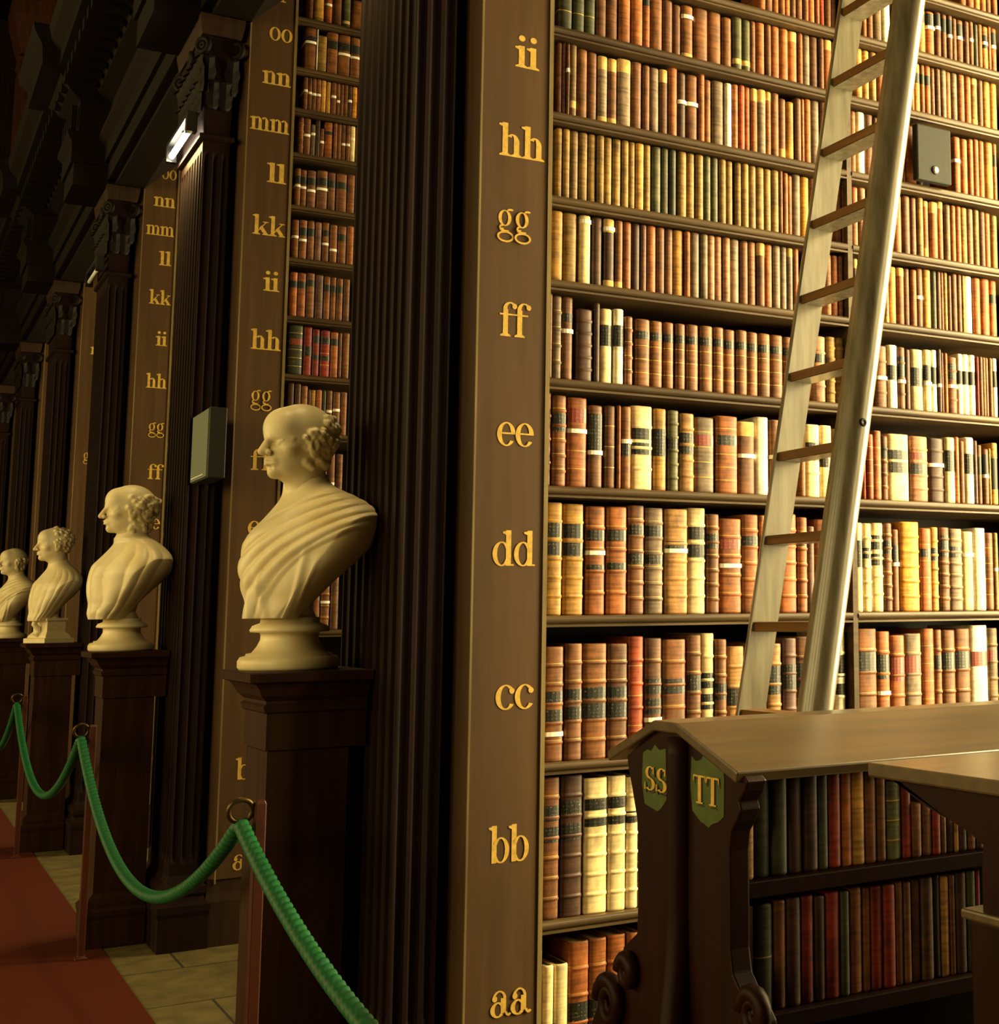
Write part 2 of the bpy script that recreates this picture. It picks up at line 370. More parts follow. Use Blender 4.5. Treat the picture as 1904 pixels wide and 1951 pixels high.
# entablature running over the ends of all the bookcases
prof = [(1.646, 4.70), (1.42, 4.475), (1.24, 4.47), (1.24, 4.5), (1.19, 4.5), (1.19, 4.62), (1.165, 4.62), (1.165, 4.73), (1.12, 4.78), (1.12, 4.81), (1.19, 4.83), (1.19, 5.06),
        (1.10, 5.1), (1.06, 5.16), (.84, 5.18), (.84, 5.27), (.78, 5.33), (.76, 5.4), (1.646, 5.4)]
mb = MB(); mb.loft([[(x, y, z) for x, z in prof] for y in (YA, YB)], M['black_oak'])
y = YA + .1
while y < YB: mb.box(.88, 1.08, y, y + .09, 5.1, 5.18, M['black_oak']); y += .2
ent = tag(mb.build('trim_1'), kind='structure')
for k in range(0, 6):
    yk = Y0 + PITCH * k
    mb = MB(); a, b_ = yk + .05, yk + .60
    mb.molded(.98, 1.24, a, b_, [(4.45, .0), (4.6, .0), (4.6, .02), (4.74, .02), (4.78, .05), (4.81, .05), (4.82, -.02), (5.05, -.02), (5.1, .06), (5.17, .12), (5.18, .24), (5.3, .25), (5.37, .3), (5.42, .31)], M['black_oak'])
    for q in range(5):  # carved lumps in the frieze
        mb.box(.955, .99, a + .06 + q * .125, a + .12 + q * .125, 4.86, 5.02, M['black_oak'])
    mb.build('entablature_block', ent)
tn = 1
for k in range(0, 6):
    yk = Y0 + PITCH * k; tn += 1
    mb = MB(); mb.molded(1.22, 1.6, yk + .12, yk + .66, [(5.4, .05), (5.7, .05), (5.74, .0), (8.8, 0), (8.84, .03), (8.9, .0), (9.4, .12), (9.6, .14), (9.6, .0), (11.8, 0)], M['gallery'])
    for q in range(4): mb.box(1.2, 1.225, yk + .17 + q * .125, yk + .235 + q * .125, 5.76, 8.7, M['gallery'])
    mb.box(1.6, 4.6, yk + .15, yk + .63, 5.4, 11.8, M['oak'])
    tag(mb.build('trim_%d' % tn), kind='structure')

# ------------------------------------------------------------------ bookcases
T = .78
def fluted(x0, x1, y0, y1, z0, z1, nx, ny, mat, mb):
    """square shaft with round-headed flutes on the -X face (ny flutes) and the -Y face (nx flutes)"""
    def outline(dep):
        P = []
        r = (x1 - x0) / (nx * 1.45 + .45)
        # -Y face from x0 to x1
        def face(a0, a1, n, put):
            g = (a1 - a0) / n; rr = g * .36
            for i in range(n):
                c = a0 + g * (i + .5)
                put(c - rr * 1.02, 0)
                for j in range(7):
                    th = math.pi * j / 6; put(c - rr * math.cos(th), math.sin(th) * rr * .75 * dep)
                put(c + rr * 1.02, 0)
        P.append((x0, y0)); face(x0, x1, nx, lambda a, d: P.append((a, y0 + d))); P.append((x1, y0)); P.append((x1, y1)); P.append((x0, y1))
        face(-y1, -y0, ny, lambda a, d: P.append((x0 + d, -a)))
        return P
    zs = [(z0, 0), (z0 + .05, 0), (z0 + .07, .6), (z0 + .1, 1), (z1 - .1, 1), (z1 - .07, .6), (z1 - .05, 0), (z1, 0)]
    mb.loft([[(a, b_, z) for a, b_ in outline(d)] for z, d in zs], mat)
def leaf(mb, base, out, h, w, mat, curl=.05):
    o = Vector(out); t = Vector((-o.y, o.x, 0)); L = []; R_ = []
    n = 6
    for i in range(n + 1):
        u = i / n
        c = Vector(base) + Vector((0, 0, h * (u if u < .86 else .86 - (u - .86) * .6))) + o * (.012 + curl * u ** 3)
        ww = w * (.55 + .75 * math.sin(math.pi * min(1, u * .9 + .1))) * (1 if i % 2 else .8)
        L.append(c - t * ww / 2); R_.append(c + t * ww / 2)
    mid = [(L[i] + R_[i]) / 2 + o * .012 for i in range(n + 1)]
    bk = [(L[i] + R_[i]) / 2 - o * .008 for i in range(n + 1)]
    mb.loft([[L[i], mid[i], R_[i], bk[i]] for i in range(n + 1)], mat)
def nosed_shelf(mb, x0, x1, y0, y1, z, th, m):
    n = 8; P = [(y1, z - th), (y1, z)]
    P += [(y0 + .012, z)]
    for i in range(n + 1):
        a = math.pi / 2 + math.pi * i / n; P.append((y0 + .012 + .012 * math.cos(a), z - .012 + .012 * math.sin(a)))
    P += [(y0 + .010, z - .026), (y0 + .004, z - .028), (y0 + .004, z - th)]
    mb.loft([[(x, a, b_) for a, b_ in P] for x in (x0, x1)], m)
ZS1 = {'mm': 3.765, 'll': 3.537, 'kk': 3.305, 'ii': 3.029, 'hh': 2.765, 'gg': 2.505, 'ff': 2.203, 'ee': 1.880, 'dd': 1.499, 'cc': 1.077, 'bb': .635, 'aa': .19}
ZS2 = {'pp': 4.56, 'oo': 4.292, 'nn': 4.075, 'mm': 3.84, 'll': 3.567, 'kk': 3.295, 'ii': 2.997, 'hh': 2.703, 'gg': 2.41, 'ff': 2.09, 'ee': 1.77, 'dd': 1.44, 'cc': 1.02, 'bb': .58, 'aa': .16}
WHICH = ['nearest bookcase, beside the ladder', 'bookcase behind the largest bust', 'third bookcase away, with the lit tube above it', 'fourth bookcase away, behind the collared bust', 'fifth bookcase away', 'farthest bookcase at the left edge']
BLABEL = ['tall dark oak bookcase with lettered end panel, full of books behind the ladder',
 'tall dark oak bookcase with fluted end and letters oo to hh, behind the largest bust',
 'dark oak bookcase whose lettered panel is lit by a glowing tube lamp',
 'narrow-looking dark oak bookcase end behind the marble bust with the high collar',
 'dark oak bookcase end with a thin light line, behind the curly-haired marble bust',
 'farthest dark oak bookcase end at the left edge of the photo']
cases = []
CAPM = None
for k in range(6):
    yk = Y0 + PITCH * k
    bc = thing('bookcase', (1.42, yk, 0), BLABEL[k], 'bookcase', 'bookcases along the hall'); cases.append(bc)
    mb = MB()
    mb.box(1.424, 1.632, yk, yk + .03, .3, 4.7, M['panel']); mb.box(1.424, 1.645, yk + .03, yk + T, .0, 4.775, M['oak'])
    mb.box(1.632, 1.645, yk - .004, yk + .03, .28, 4.7, M['edge'])           # worn moulding beside the shelves
    mb.box(1.418, 1.424, yk - .001, yk + .03, .28, 4.47, M['edge'])
    mb.loft([[(1.390, yk + .05, z), (1.419, yk + .004, z), (1.419, yk + T, z), (1.390, yk + T, z)] for z in (.28, 4.47)], M['panel'])
    mb.build('end_panel', bc)
    mb = MB(); mb.molded(1.39, 1.645, yk + .008, yk + T - .01, [(0, .012), (.2, .012), (.24, .004), (.3, .0)], M['oak']); mb.build('end_plinth', bc)
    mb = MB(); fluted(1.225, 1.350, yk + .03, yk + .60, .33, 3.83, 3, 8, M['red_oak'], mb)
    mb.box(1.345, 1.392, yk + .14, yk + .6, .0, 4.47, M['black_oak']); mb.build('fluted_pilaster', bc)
    mb = MB(); mb.molded(1.225, 1.350, yk + .03, yk + .60, [(0, .045), (.15, .045), (.17, .05), (.2, .05), (.215, .03), (.235, .025), (.25, .035), (.28, .035), (.3, .012), (.33, 0)], M['red_oak']); mb.build('pilaster_base', bc)
    # capital
    mb = MB(); mb.molded(1.225, 1.350, yk + .03, yk + .60, [(3.83, .004), (3.84, .018), (3.86, .018), (3.87, -.002), (4.3, .015), (4.36, .02)], M['red_oak'])
    mb.molded(1.225, 1.350, yk + .03, yk + .60, [(4.365, .028), (4.39, .034), (4.44, .042), (4.465, .042)], M['oak'])
    for row, (z, h, cu) in enumerate(((3.99, .17, .024), (4.07, .22, .034))):
        for i in range(6 + row):
            yy = yk + .03 + .57 * (i + (.5 if row == 0 else 0) + .0) / (6)
            leaf(mb, (1.222, yy, z), (-1, 0, 0), h, .1, M['black_oak'], cu)
        for i in range(2):
            xx = 1.225 + .125 * (.27 + i * .46 if row == 0 else .05 + i * .9)
            leaf(mb, (xx, yk + .027, z), (0, -1, 0), h, .06, M['black_oak'], cu)
    for yy in (yk + .02, yk + .62):
        mb.torus((1.205, yy, 4.31), .034, .014, (1, .8, 0), M['black_oak'], 16, 8); mb.torus((1.205, yy, 4.31), .012, .012, (1, .8, 0), M['black_oak'], 12, 6)
    mb.torus((1.36, yk + .015, 4.31), .035, .015, (1, .8, 0), M['black_oak'], 16, 8)
    mb.torus((1.205, yk + .31, 4.33), .032, .02, (1, 0, 0), M['black_oak'], 16, 8)
    mb.build('capital', bc)
    mb = MB(); mb.box(1.645, 4.595, yk + .38, yk + .40, 0, 4.775, M['black_oak']); mb.build('back_board', bc)
    mb = MB(); mb.box(1.645, 4.595, yk + .02, yk + T - .02, 0, .15, M['oak']); mb.build('plinth', bc)
    for xd in (2.744, 3.86):
        mb = MB(); mb.box(xd, xd + .02, yk + .004, yk + .38, .15, 4.775, M['shelf']); mb.build('upright_divider', bc)
    for nm, z in (ZS1 if k == 0 else ZS2).items():
        if k > 2: break
        for xa, xb in ((1.645, 2.744), (2.764, 3.86), (3.88, 4.595)):
            mb = MB(); nosed_shelf(mb, xa + .001, xb - .001, yk, yk + .379, z, .034, M['shelf']); mb.build('shelf', bc)
# painted shelf letters: text, left px, right px, baseline px
L1 = [('ii', 983, 1027, 131), ('hh', 952, 1037, 302), ('gg', 947, 1012, 446), ('ff', 952, 1006, 642), ('ee', 946, 1016, 850), ('dd', 938, 1019, 1078), ('cc', 943, 1016, 1351), ('bb', 932, 1007, 1642), ('aa', 934, 1010, 1934)]
L2 = [('pp', 510, 572, -6), ('oo', 522, 567, 81), ('nn', 513, 567, 165), ('mm', 488, 562, 253), ('ll', 509, 545, 349), ('kk', 489, 551, 450), ('ii', 502, 532, 555), ('hh', 481, 538, 667), ('gg', 477, 518, 772), ('ff', 477, 517, 896), ('ee', 471, 520, 1020), ('bb', 449, 503, 1484), ('aa', 449, 503, 1655)]
L3 = [('oo', 314, 343, 343), ('nn', 303, 344, 396), ('mm', 288, 341, 450), ('ll', 303, 326, 506), ('kk', 294, 335, 581), ('ii', 297, 318, 659), ('hh', 284, 323, 740), ('gg', 282, 313, 826), ('ff', 281, 309, 913), ('ee', 279, 310, 1008)]
L4 = [('nn', 174, 203, 676), ('gg', 158, 182, 878)]
for k, LL in enumerate((L1, L2, L3, L4)):
    yk = Y0 + PITCH * k
    for t, xa, xb, yb in LL:
        A = onY(xa, yb, yk); B = onY(xb, yb, yk)
        ov = max(0, B[0] - 1.622); A = (A[0] - ov, A[1], A[2]); B = (B[0] - ov, B[1], B[2])
        o = letters(t, A[0], B[0], (A[2] + B[2]) / 2, .068, 'Y', yk - .0003, M['gold'], None)
        o.parent = cases[k]; o.matrix_parent_inverse = Matrix.Translation(-Vector(cases[k].location)); part(o, 'gold painted letters ' + t)

# ------------------------------------------------------------------ books
SEG = {'A': (1030, 20, 4.76), 'B': (1020, 480, 4.76), 'C': (1010, 860, 4.76), 'D': (1504, 0, 4.76), 'E': (1504, 360, 4.76), 'F': (1504, 720, 4.76),
       'G': (1504, 1000, 4.76), 'H': (1010, 1400, 4.76), 'P': (1404, 0, 3.808), 'Q': (1404, 450, 3.808), 'Z': (1000, 900, 3.808), 'K': (1000, 450, 3.808),
       'Y': (1000, 1350, 3.246), 'R': (1404, 900, 3.808), 'U': (400, 0, 3.808), 'V': (400, 450, 3.808), 'X': (400, 880, 3.808), 'T': (1304, 1350, 3.173)}
# each entry: left, right (at the shelf), colour, top (- = row default), marks
# marks: wNN white band at NN % height, lAABB dark label from AA to BB %, rAABB red label, bN raised bands, gN gilt lines, pt/pb bare patch top/bottom
ROWS = {
'mm': [('R', 'D', "1560 1620 or -;1625 1690 or -;1695 1745 yo -;1750 1800 or -;1805 1850 br -;1855 1900 or -")],
'll': [('L', 'P', "165 215 or -;218 270 br -;273 318 or -;320 360 or -;362 400 or - w80;402 440 br -;445 490 br -;495 530 rb -;532 580 or -;582 610 or -;615 650 ro -;652 690 rb - w85;694 735 br -"),
       ('M', 'D', "680 720 or -;725 772 br -;780 858 ob - w90;862 930 wh - l9099"),
       ('R', 'D', "1162 1178 mv -;1185 1255 yo - l7090;1262 1340 or - l6595w60;1345 1395 br - l6595w62;1400 1445 br - l6090;1450 1492 br - l6090w50;1495 1532 br -;1540 1600 rb - w55l6090;1605 1648 br -;1652 1688 rb - w55;1692 1725 dg -;1728 1765 or -;1770 1820 yo - l5080w58;1823 1850 or -;1855 1904 or - l5590w55")],
'kk': [('L', 'A', "170 295 dg - g2;298 405 dg - g2;408 505 dg - g2;510 605 br -;610 715 br -;720 825 or -;830 937 or -;940 1000 or - l80;1005 1115 rb -;1118 1208 br -;1212 1285 br -;1290 1395 rb - w75pb;1400 1530 rb -;1535 1655 rb -;1660 1750 rb -;1756 1838 gr - q;1842 1915 gr - q"),
       ('L', 'P', "112 150 br 90;153 215 or 105;218 255 br 120;258 320 or 135;323 384 or 150;387 455 or 165 pt;458 490 or 170;493 545 gy 180;548 605 br 190;608 640 br 205;643 700 or 215 pt;703 738 ob 240"),
       ('M', 'D', "615 682 yo 375;690 745 yo 380;755 810 og 400;820 880 or 405"),
       ('R', 'D', "1090 1110 or 480;1112 1145 or 485;1150 1205 yo 490 l6080;1208 1245 or 500 l6080;1250 1300 or 515 l6080;1305 1345 br 525;1348 1388 br 540;1392 1440 gy 550;1443 1490 or 565;1493 1545 gy 575;1550 1608 or 585;1612 1668 or 600;1672 1730 og 625 ptpb;1735 1780 br 640;1784 1848 yo 655;1852 1910 yo 670")],
'ii': [('L', 'A', "162 200 br 262 ;204 235 br 265;238 262 br 280 w60;268 330 ob 290 q;335 430 rb 345;435 520 rb 372;527 618 gy 405 ptpb;622 703 br 430 ptpb;708 830 gy 435 pt;835 932 br 460;936 1000 br 492;1004 1088 gy 512;1092 1168 br 528 pt;1172 1248 or 508;1253 1325 db 560 w52;1330 1440 rb 580 w52;1443 1495 or 567;1500 1560 rb 622;1567 1675 gy 637;1682 1742 wh 658;1750 1800 or 668"),
       ('L', 'P', "22 65 ro 617;68 110 or 628;113 158 or 640 pt;162 220 gy 648 pt;223 260 or 662 pt;264 318 rb 672;322 370 br 712 pb;374 430 go 735;434 478 br 712;480 500 or 715;503 548 or 718;552 614 gy 728;618 664 br 740"),
       ('M', 'D', "570 622 or 1005;628 703 wh 1015;708 782 br 1035;786 815 br 1065"),
       ('R', 'D', "1030 1070 br 1120;1080 1178 or 1140;1182 1225 db 1140;1510 1575 or 1240 w55;1580 1640 or 1260;1645 1690 or 1260;1693 1740 or 1265;1744 1795 or 1275;1800 1873 yo 1290;1876 1910 or 1300 l6080")],
'hh': [('L', 'A', "142 202 og 1045;207 268 og 1058;273 347 ob 1075;357 436 og 1090;443 510 og 1108;518 580 og 1122;586 658 og 1132;663 740 og 1145;746 806 og 1163;810 868 og 1175;873 946 yo 1190;950 1006 og 1208;1023 1104 gr 1218;1110 1174 gr 1235;1177 1236 dg 1250;1258 1337 og 1255;1342 1412 og 1270;1418 1488 og 1288;1493 1552 gr 1308;1560 1622 gr 1320;1632 1692 og 1332;1700 1760 og 1350"),
       ('L', 'P', "3 45 og 1170;48 95 og 1185;98 150 og 1200;153 208 og 1212;211 264 og 1222;267 318 og 1232;321 345 rb 1198;348 380 or 1255;383 414 or 1270;418 478 gy 1263;483 540 go 1280;544 590 br 1290"),
       ('M', 'E', "445 492 br -60;500 520 br -40;580 640 or -20;645 705 pk -10"),
       ('R', 'E', "965 1037 or 55;1045 1113 br 62;1122 1176 br 75;1183 1236 og 70;1240 1288 or 105 ptpb;1296 1366 or 118 pt;1370 1420 or 68 pt;1432 1483 ob 140;1488 1528 or 150;1532 1575 or 158;1580 1636 og 168;1640 1690 pk 180;1694 1742 og 190;1746 1796 br 205;1800 1850 or 218;1855 1910 og 240")],
'gg': [('L', 'K', "190 280 yo -235;285 385 og -230;405 485 cr -190 w88;497 568 db -170;578 655 db -160 ptw82pb;662 716 rb -155 pb;722 780 or -150;786 845 db -140;850 893 br -120;897 960 or -110;966 1025 rb -98;1030 1085 br -88;1090 1165 yo -80;1168 1205 or -70;1210 1278 gy -75;1284 1335 gy -65;1340 1390 pk -52;1394 1443 pk -46;1448 1498 pk -38;1504 1568 gy -28"),
       ('L', 'Q', "42 96 br 15;102 152 pk 28;157 212 br 40 pt;217 270 or 52;275 327 gy 62;330 376 gy 75;380 421 gy 85 pt;425 458 or 90 pb"),
       ('M', 'E', "350 405 pk 590;410 462 or 600;465 500 rb 605;597 636 db 630 pt;640 690 db 640 pt"),
       ('R', 'E', "880 916 pk 690 pb;920 996 go 700;1000 1062 or 712 pt;1066 1116 br 720;1120 1172 or 732;1176 1234 br 710 w48;1240 1308 yo 712;1318 1360 dg 735;1363 1396 br 740;1399 1424 or 748;1427 1457 yo 755;1463 1490 br 780;1495 1541 br 760;1545 1582 br 770;1585 1608 yo 785;1612 1686 wh 788;1690 1756 or 808;1760 1840 or 815;1845 1910 or 830 l6075")],
'ff': [('L', 'B', "112 152 br 345;162 240 gy 395 b4;248 352 br 402 l7080w56;378 527 db 515 b5;540 590 db 458;600 706 cr 512 l5078;718 806 wh 515 l5078;820 890 br 582 b4"),
       ('L', 'K', "808 915 rb 600 l7082g4;920 1010 rb 612 l7082g4;1020 1095 rb 622 l7082g4;1105 1175 rb 632 l7082g4;1183 1270 rb 640 l7082g4;1280 1372 rb 650 l7082g4;1378 1452 rb 660 l7082g4;1458 1540 rb 676 l7082g4;1546 1624 rb 682 l7082g4"),
       ('L', 'Q', "90 166 rb 695 l7082g4;172 256 rb 705 l7082g4;260 350 rb 715 l7082g4;354 420 rb 730 l7082g4"),
       ('M', 'F', "242 352 pk -380 l6078b3;360 438 og -375 b5;444 527 og -365 b5"),
       ('R', 'F', "808 912 br -295 w45b3;918 1004 wh -300 l4568;1010 1072 br -280 l5085w42b3;1078 1122 db -262;1126 1234 cr -258 l4070;1238 1308 cr -255 l5075w42;1312 1364 wh -255 l4572;1368 1397 db -262 w40;1400 1422 br -230;1425 1452 or -225;1462 1543 br -190 l6088w45b3;1548 1597 wh -220 l5072;1602 1657 wh -215 l5072;1660 1718 wh -210 l5072;1722 1742 rd -195;1745 1772 rb -190;1775 1803 rb -188;1806 1834 rb -185;1838 1867 rb -180;1871 1910 wh -178 l5078w45")],
'ee': [('L', 'C', "140 197 rb -560 b3;208 332 rb -510 l6080b5;345 522 or -490 w60g4r7288;538 668 br -420 w40l4090;690 792 br -418 g3;800 828 or -420;840 926 rb -410 l4058w55;933 1126 cr -415 l4256l6075b3;1134 1250 yo -390 l4275;1262 1364 gr -375 l5065b5;1368 1498 tn -345 l4875b4;1508 1686 gy -310 r6276g4;1700 1896 or -320 g5l6275"),
       ('L', 'K', "1560 1683 rb 1345 ptw50;1690 1787 wh 1310;1795 1870 br 1330 w48"),
       ('M', 'F', "110 162 rb 720 w98;165 294 cr 422 l5075b2;298 404 cr 430 l4265;410 470 ob 460 l5070"),
       ('R', 'F', "690 716 ro 520;722 778 ro 508 g4;782 858 or 476 g3;860 917 br 525 l6585b4;926 1116 cr 508 l4258l6276;1124 1282 pk 530 l4260r6575b4;1292 1428 db 545 w55b4;1436 1523 cr 540 l4880;1526 1561 or 535;1565 1607 rb 572;1612 1696 wh 540 l4575;1699 1727 mv 568;1732 1770 br 608 l5080;1778 1827 rb 645 l5090w48;1832 1848 yo 640;1850 1910 yo 590 l2575")],
'dd': [('L', 'C', "140 297 yo 462 l5365l6982b5;308 497 yo 475 l5365l6982b5;518 694 or 497 l3946l6878w55b4;704 888 or 502 l3848l6880b4;900 1048 br 488 l4656l7282b6;1057 1222 gy 512 l4758l7183b6;1234 1446 tn 522 w58l6069b5;1450 1612 cr 512 l5366l7082b5;1618 1730 rb 568 l6580b6"),
       ('L', 'Z', "1428 1592 or 335 w48r6880b4;1592 1712 or 305 l6878b5;1716 1760 or 310"),
       ('M', 'G', "-70 90 or -100 b5l7078;98 187 or -70 l7082b5;190 252 mv 12;256 420 or -50 g4"),
       ('R', 'G', "620 686 cr -20 l5080;688 768 cr -15 l6072b5;772 878 cr -18 l5265l7086b4;884 960 br -18 l6580b6;962 1022 rb 40 l5580w55;1030 1206 go -28 b5;1210 1312 or 30 l6575g4;1314 1388 yo 20 l6075b5;1390 1478 br 22 l6590b6;1480 1600 gy 35 l6578b6;1604 1702 cr 60 w68;1706 1812 wh 28;1815 1886 rb 70 g4;1889 1925 og 70 w50")],
'cc': [('L', 'Z', "132 284 rb 1265 l3445l5061w22b5;294 420 br 1242 l3546l4861b5;425 602 rb 1242 l3548l5262b5;606 756 br 1242 l3548l5262b5;760 872 ro 1190 g3b4;880 1002 br 1202 l3548l5265w28b4;1006 1176 rb 1212 l5265b4;1190 1294 br 1178 l5266b5;1296 1388 cr 1167 l3548l5366b4;1392 1476 rb 1210 l4560b5;1480 1606 tn 1262 l4260b4;1610 1660 br 1240"),
       ('M', 'R', "150 236 br 1230;238 346 tn 1242 l5078w30b4;350 448 mv 1202 l5275b5;452 580 br 1190 l5275b4;590 690 rb 1200;740 806 wh 1152 l4252l5878b4"),
       ('R', 'G', "640 830 rb 940 l6080b4;828 945 or 965 l5578w40b4;948 1078 or 1000 r5578b4;1080 1230 gy 985 r6078b4;1236 1346 or 940 g5;1352 1420 rb 948 l6075b4;1422 1538 rb 952 l6078b4;1542 1678 rb 940 l6078b4;1680 1834 wh 910 r6175;1838 1930 ob 935 r6578b5")],
'bb': [('L', 'H', "102 270 rb 392 l5465l6980b6;285 482 db 370 l5466l7082b6;498 712 cr 393 l6472l7687b6;716 878 cr 373 l6472l7686b6;882 990 cr 385 l6574b6;996 1120 br 400 b5;1126 1260 rb 395 b5;1266 1400 br 400 b5;1410 1550 rb 390 b5;1556 1700 br 395 b5")],
'aa': [('L', 'Y', "112 176 cr 1592 l3050;182 268 cr 1582;272 400 or 1444 l3855b4;402 512 or 1424 l3855b4;520 634 or 1402 l3855b4;638 720 or 1388 b4;726 830 br 1400 b4;836 940 rb 1410 b4;946 1060 br 1400 b4")],
}
ROWS2 = {
'pp': [('L', 'U', "708 750 br -;754 828 yo -;830 886 or - w60;890 958 br -;960 1022 gr - q;1024 1112 rb -;1116 1180 br -")],
'oo': [('L', 'U', "690 768 rb 190 l6080w62;770 780 wh 200;784 846 og 258;850 926 rb 222 l6080;930 1018 rb 240 l6280w50;1020 1086 rb 272 l6080w48;1090 1160 rb 280")],
'nn': [('L', 'U', "682 708 rb 550 w55;711 738 br 560 w50;741 770 br 565 w48;773 802 rb 570 w48;805 838 yo 575;842 876 yo 590;880 915 rb 590 w52;918 942 rb 600 w40;944 970 br 610;973 1000 rb 605;1003 1030 db 612 w48;1034 1066 go 630;1070 1130 br 640")],
'mm': [('L', 'U', "642 676 rb 840 b4;680 728 rb 850 w50;731 764 gy 900 w65;767 795 db 870;798 825 rb 930 w48;830 892 or 870 l6575;895 920 rb 880;923 950 rb 890;953 985 br 890 w42;988 1014 rb 895 w42;1016 1050 cr 910 w60;1054 1110 br 915")],
'll': [('L', 'U', "616 654 rb 1218 w50l6080;657 700 rb 1228 w48l6080;704 766 br 1235 w42l6080;772 850 br 1235 w48l6080;854 910 br 1250 l6078;915 990 rb 1260 l6078;994 1050 rb 1265")],
'kk': [('L', 'U', "594 642 rb 1590 w52;646 700 rb 1595 w45l6080;706 756 rb 1600 l6080;760 806 mv 1610;812 864 rb 1612 w42l6580;868 920 rb 1630 w30;924 986 rb 1640 l6078;990 1040 or 1640")],
'ii': [('L', 'V', "578 630 or 258 l6580;632 690 or 265 l6580;694 756 br 265 l7085;760 820 mv 278;824 870 rb 290 l6580;874 912 rb 295 l6580;914 960 rb 305 l6580;964 1010 br 310")],
'hh': [('L', 'V', "566 668 dg 635 g5r6072;674 736 rd 655 l4060;740 790 rd 672 l3545l7085;796 868 rd 682 l3545l7085g3;872 928 or 695 l7085;932 952 br 700;958 1010 rb 700")],
'gg': [('L', 'V', "560 604 db 1060;608 652 db 1068;656 702 rb 1085;706 726 br 1110;729 762 yo 1115;765 805 or 1115;809 836 dg 1118;840 884 rb 1118 w50;888 940 rb 1130 w55;944 990 rb 1130")],
'ff': [('L', 'V', "560 610 br 1590;614 670 rb 1590;674 730 br 1600;734 795 rb 1600;800 846 or 1560;850 905 rb 1575 w30;910 960 br 1580")],
'dd': [('L', 'X', "560 620 br 780;624 690 rb 790;694 740 br 790;744 795 rb 800;800 865 rb 795 w45b4;870 930 br 800")],
}
DESK = {
'upper': [('L', 'T', "362 424 tn 470;436 526 dg 400;540 632 dg 400;640 720 db 400;735 815 db 395;820 880 dg 395;885 962 rd 385;968 1027 or 375;1030 1106 yo 370;1110 1176 rb 362;1180 1230 rb 380;1238 1326 gr 440 g3;1330 1380 rd 445;1384 1440 rb 570;1446 1506 br 580;1510 1556 rd 610;1560 1592 rb 650;1596 1640 db 660;1643 1664 tn 680;1668 1715 db 690;1720 1768 br 720;1772 1812 db 770")],
'lower': [('L', 'T', "358 432 db 1195;440 547 dg 1180 g1;552 622 rb 1155;628 714 db 1140;720 794 rd 1128;800 862 db 1130;868 952 rd 1105;956 1006 dg 1100;1010 1094 rb 1082;1098 1140 rb 1080;1143 1212 rd 1070;1216 1288 rd 1060;1292 1338 br 1045;1342 1384 br 1045;1388 1444 db 1030;1448 1518 db 1010;1522 1566 bk 1008;1570 1618 tn 1010;1621 1652 rb 1000;1656 1722 db 985;1726 1776 dg 965;1780 1806 rd 965")],
}
ORD = ['first', 'second', 'third', 'fourth', 'fifth', 'sixth', 'seventh', 'eighth', 'ninth', 'tenth', 'eleventh', 'twelfth', 'thirteenth', 'fourteenth', 'fifteenth', 'sixteenth', 'seventeenth', 'eighteenth', 'nineteenth']
def ordinal(n):
    if n <= 19: return ORD[n - 1]
    t = {2: ('twenty', 'twentieth'), 3: ('thirty', 'thirtieth'), 4: ('forty', 'fortieth')}[n // 10]
    return t[1] if n % 10 == 0 else t[0] + '-' + ORD[n % 10 - 1]
def marks(s):
    import re
    d = {'w': [], 'l': [], 'b': 0, 'g': 0, 'pt': 'pt' in s, 'pb': 'pb' in s, 'q': 'q' in s}
    for m_ in re.finditer(r'w(\d\d)', s): d['w'].append(int(m_.group(1)) / 100)
    for m_ in re.finditer(r'([lr])(\d\d)(\d\d)?', s):
        a = int(m_.group(2)) / 100; b_ = int(m_.group(3)) / 100 if m_.group(3) else a + .12
        d['l'].append((a, b_, m_.group(1)))
    m_ = re.search(r'b(\d)', s)
    if m_: d['b'] = int(m_.group(1))
    m_ = re.search(r'g(\d)', s)
    if m_: d['g'] = int(m_.group(1))
    return d
NA = 7
def section(w, d, off=0.0, side=0.0):
    """plan outline of a volume, spine rounded towards -Y, from back left round the spine to back right"""
    b_ = min(.30 * w, .011)
    if off < 0: side = off
    P = [(-w / 2 - side, d), (-w / 2 - side, b_)]
    for i in range(1, NA): 
        a = math.pi * i / NA
        P.append((-(w / 2 + (off if off < 0 else max(side, off * math.sin(a) ** .5))) * math.cos(a), b_ - (b_ + off) * math.sin(a) ** .8))
    P += [(w / 2 + side, b_), (w / 2 + side, d)]
    return P
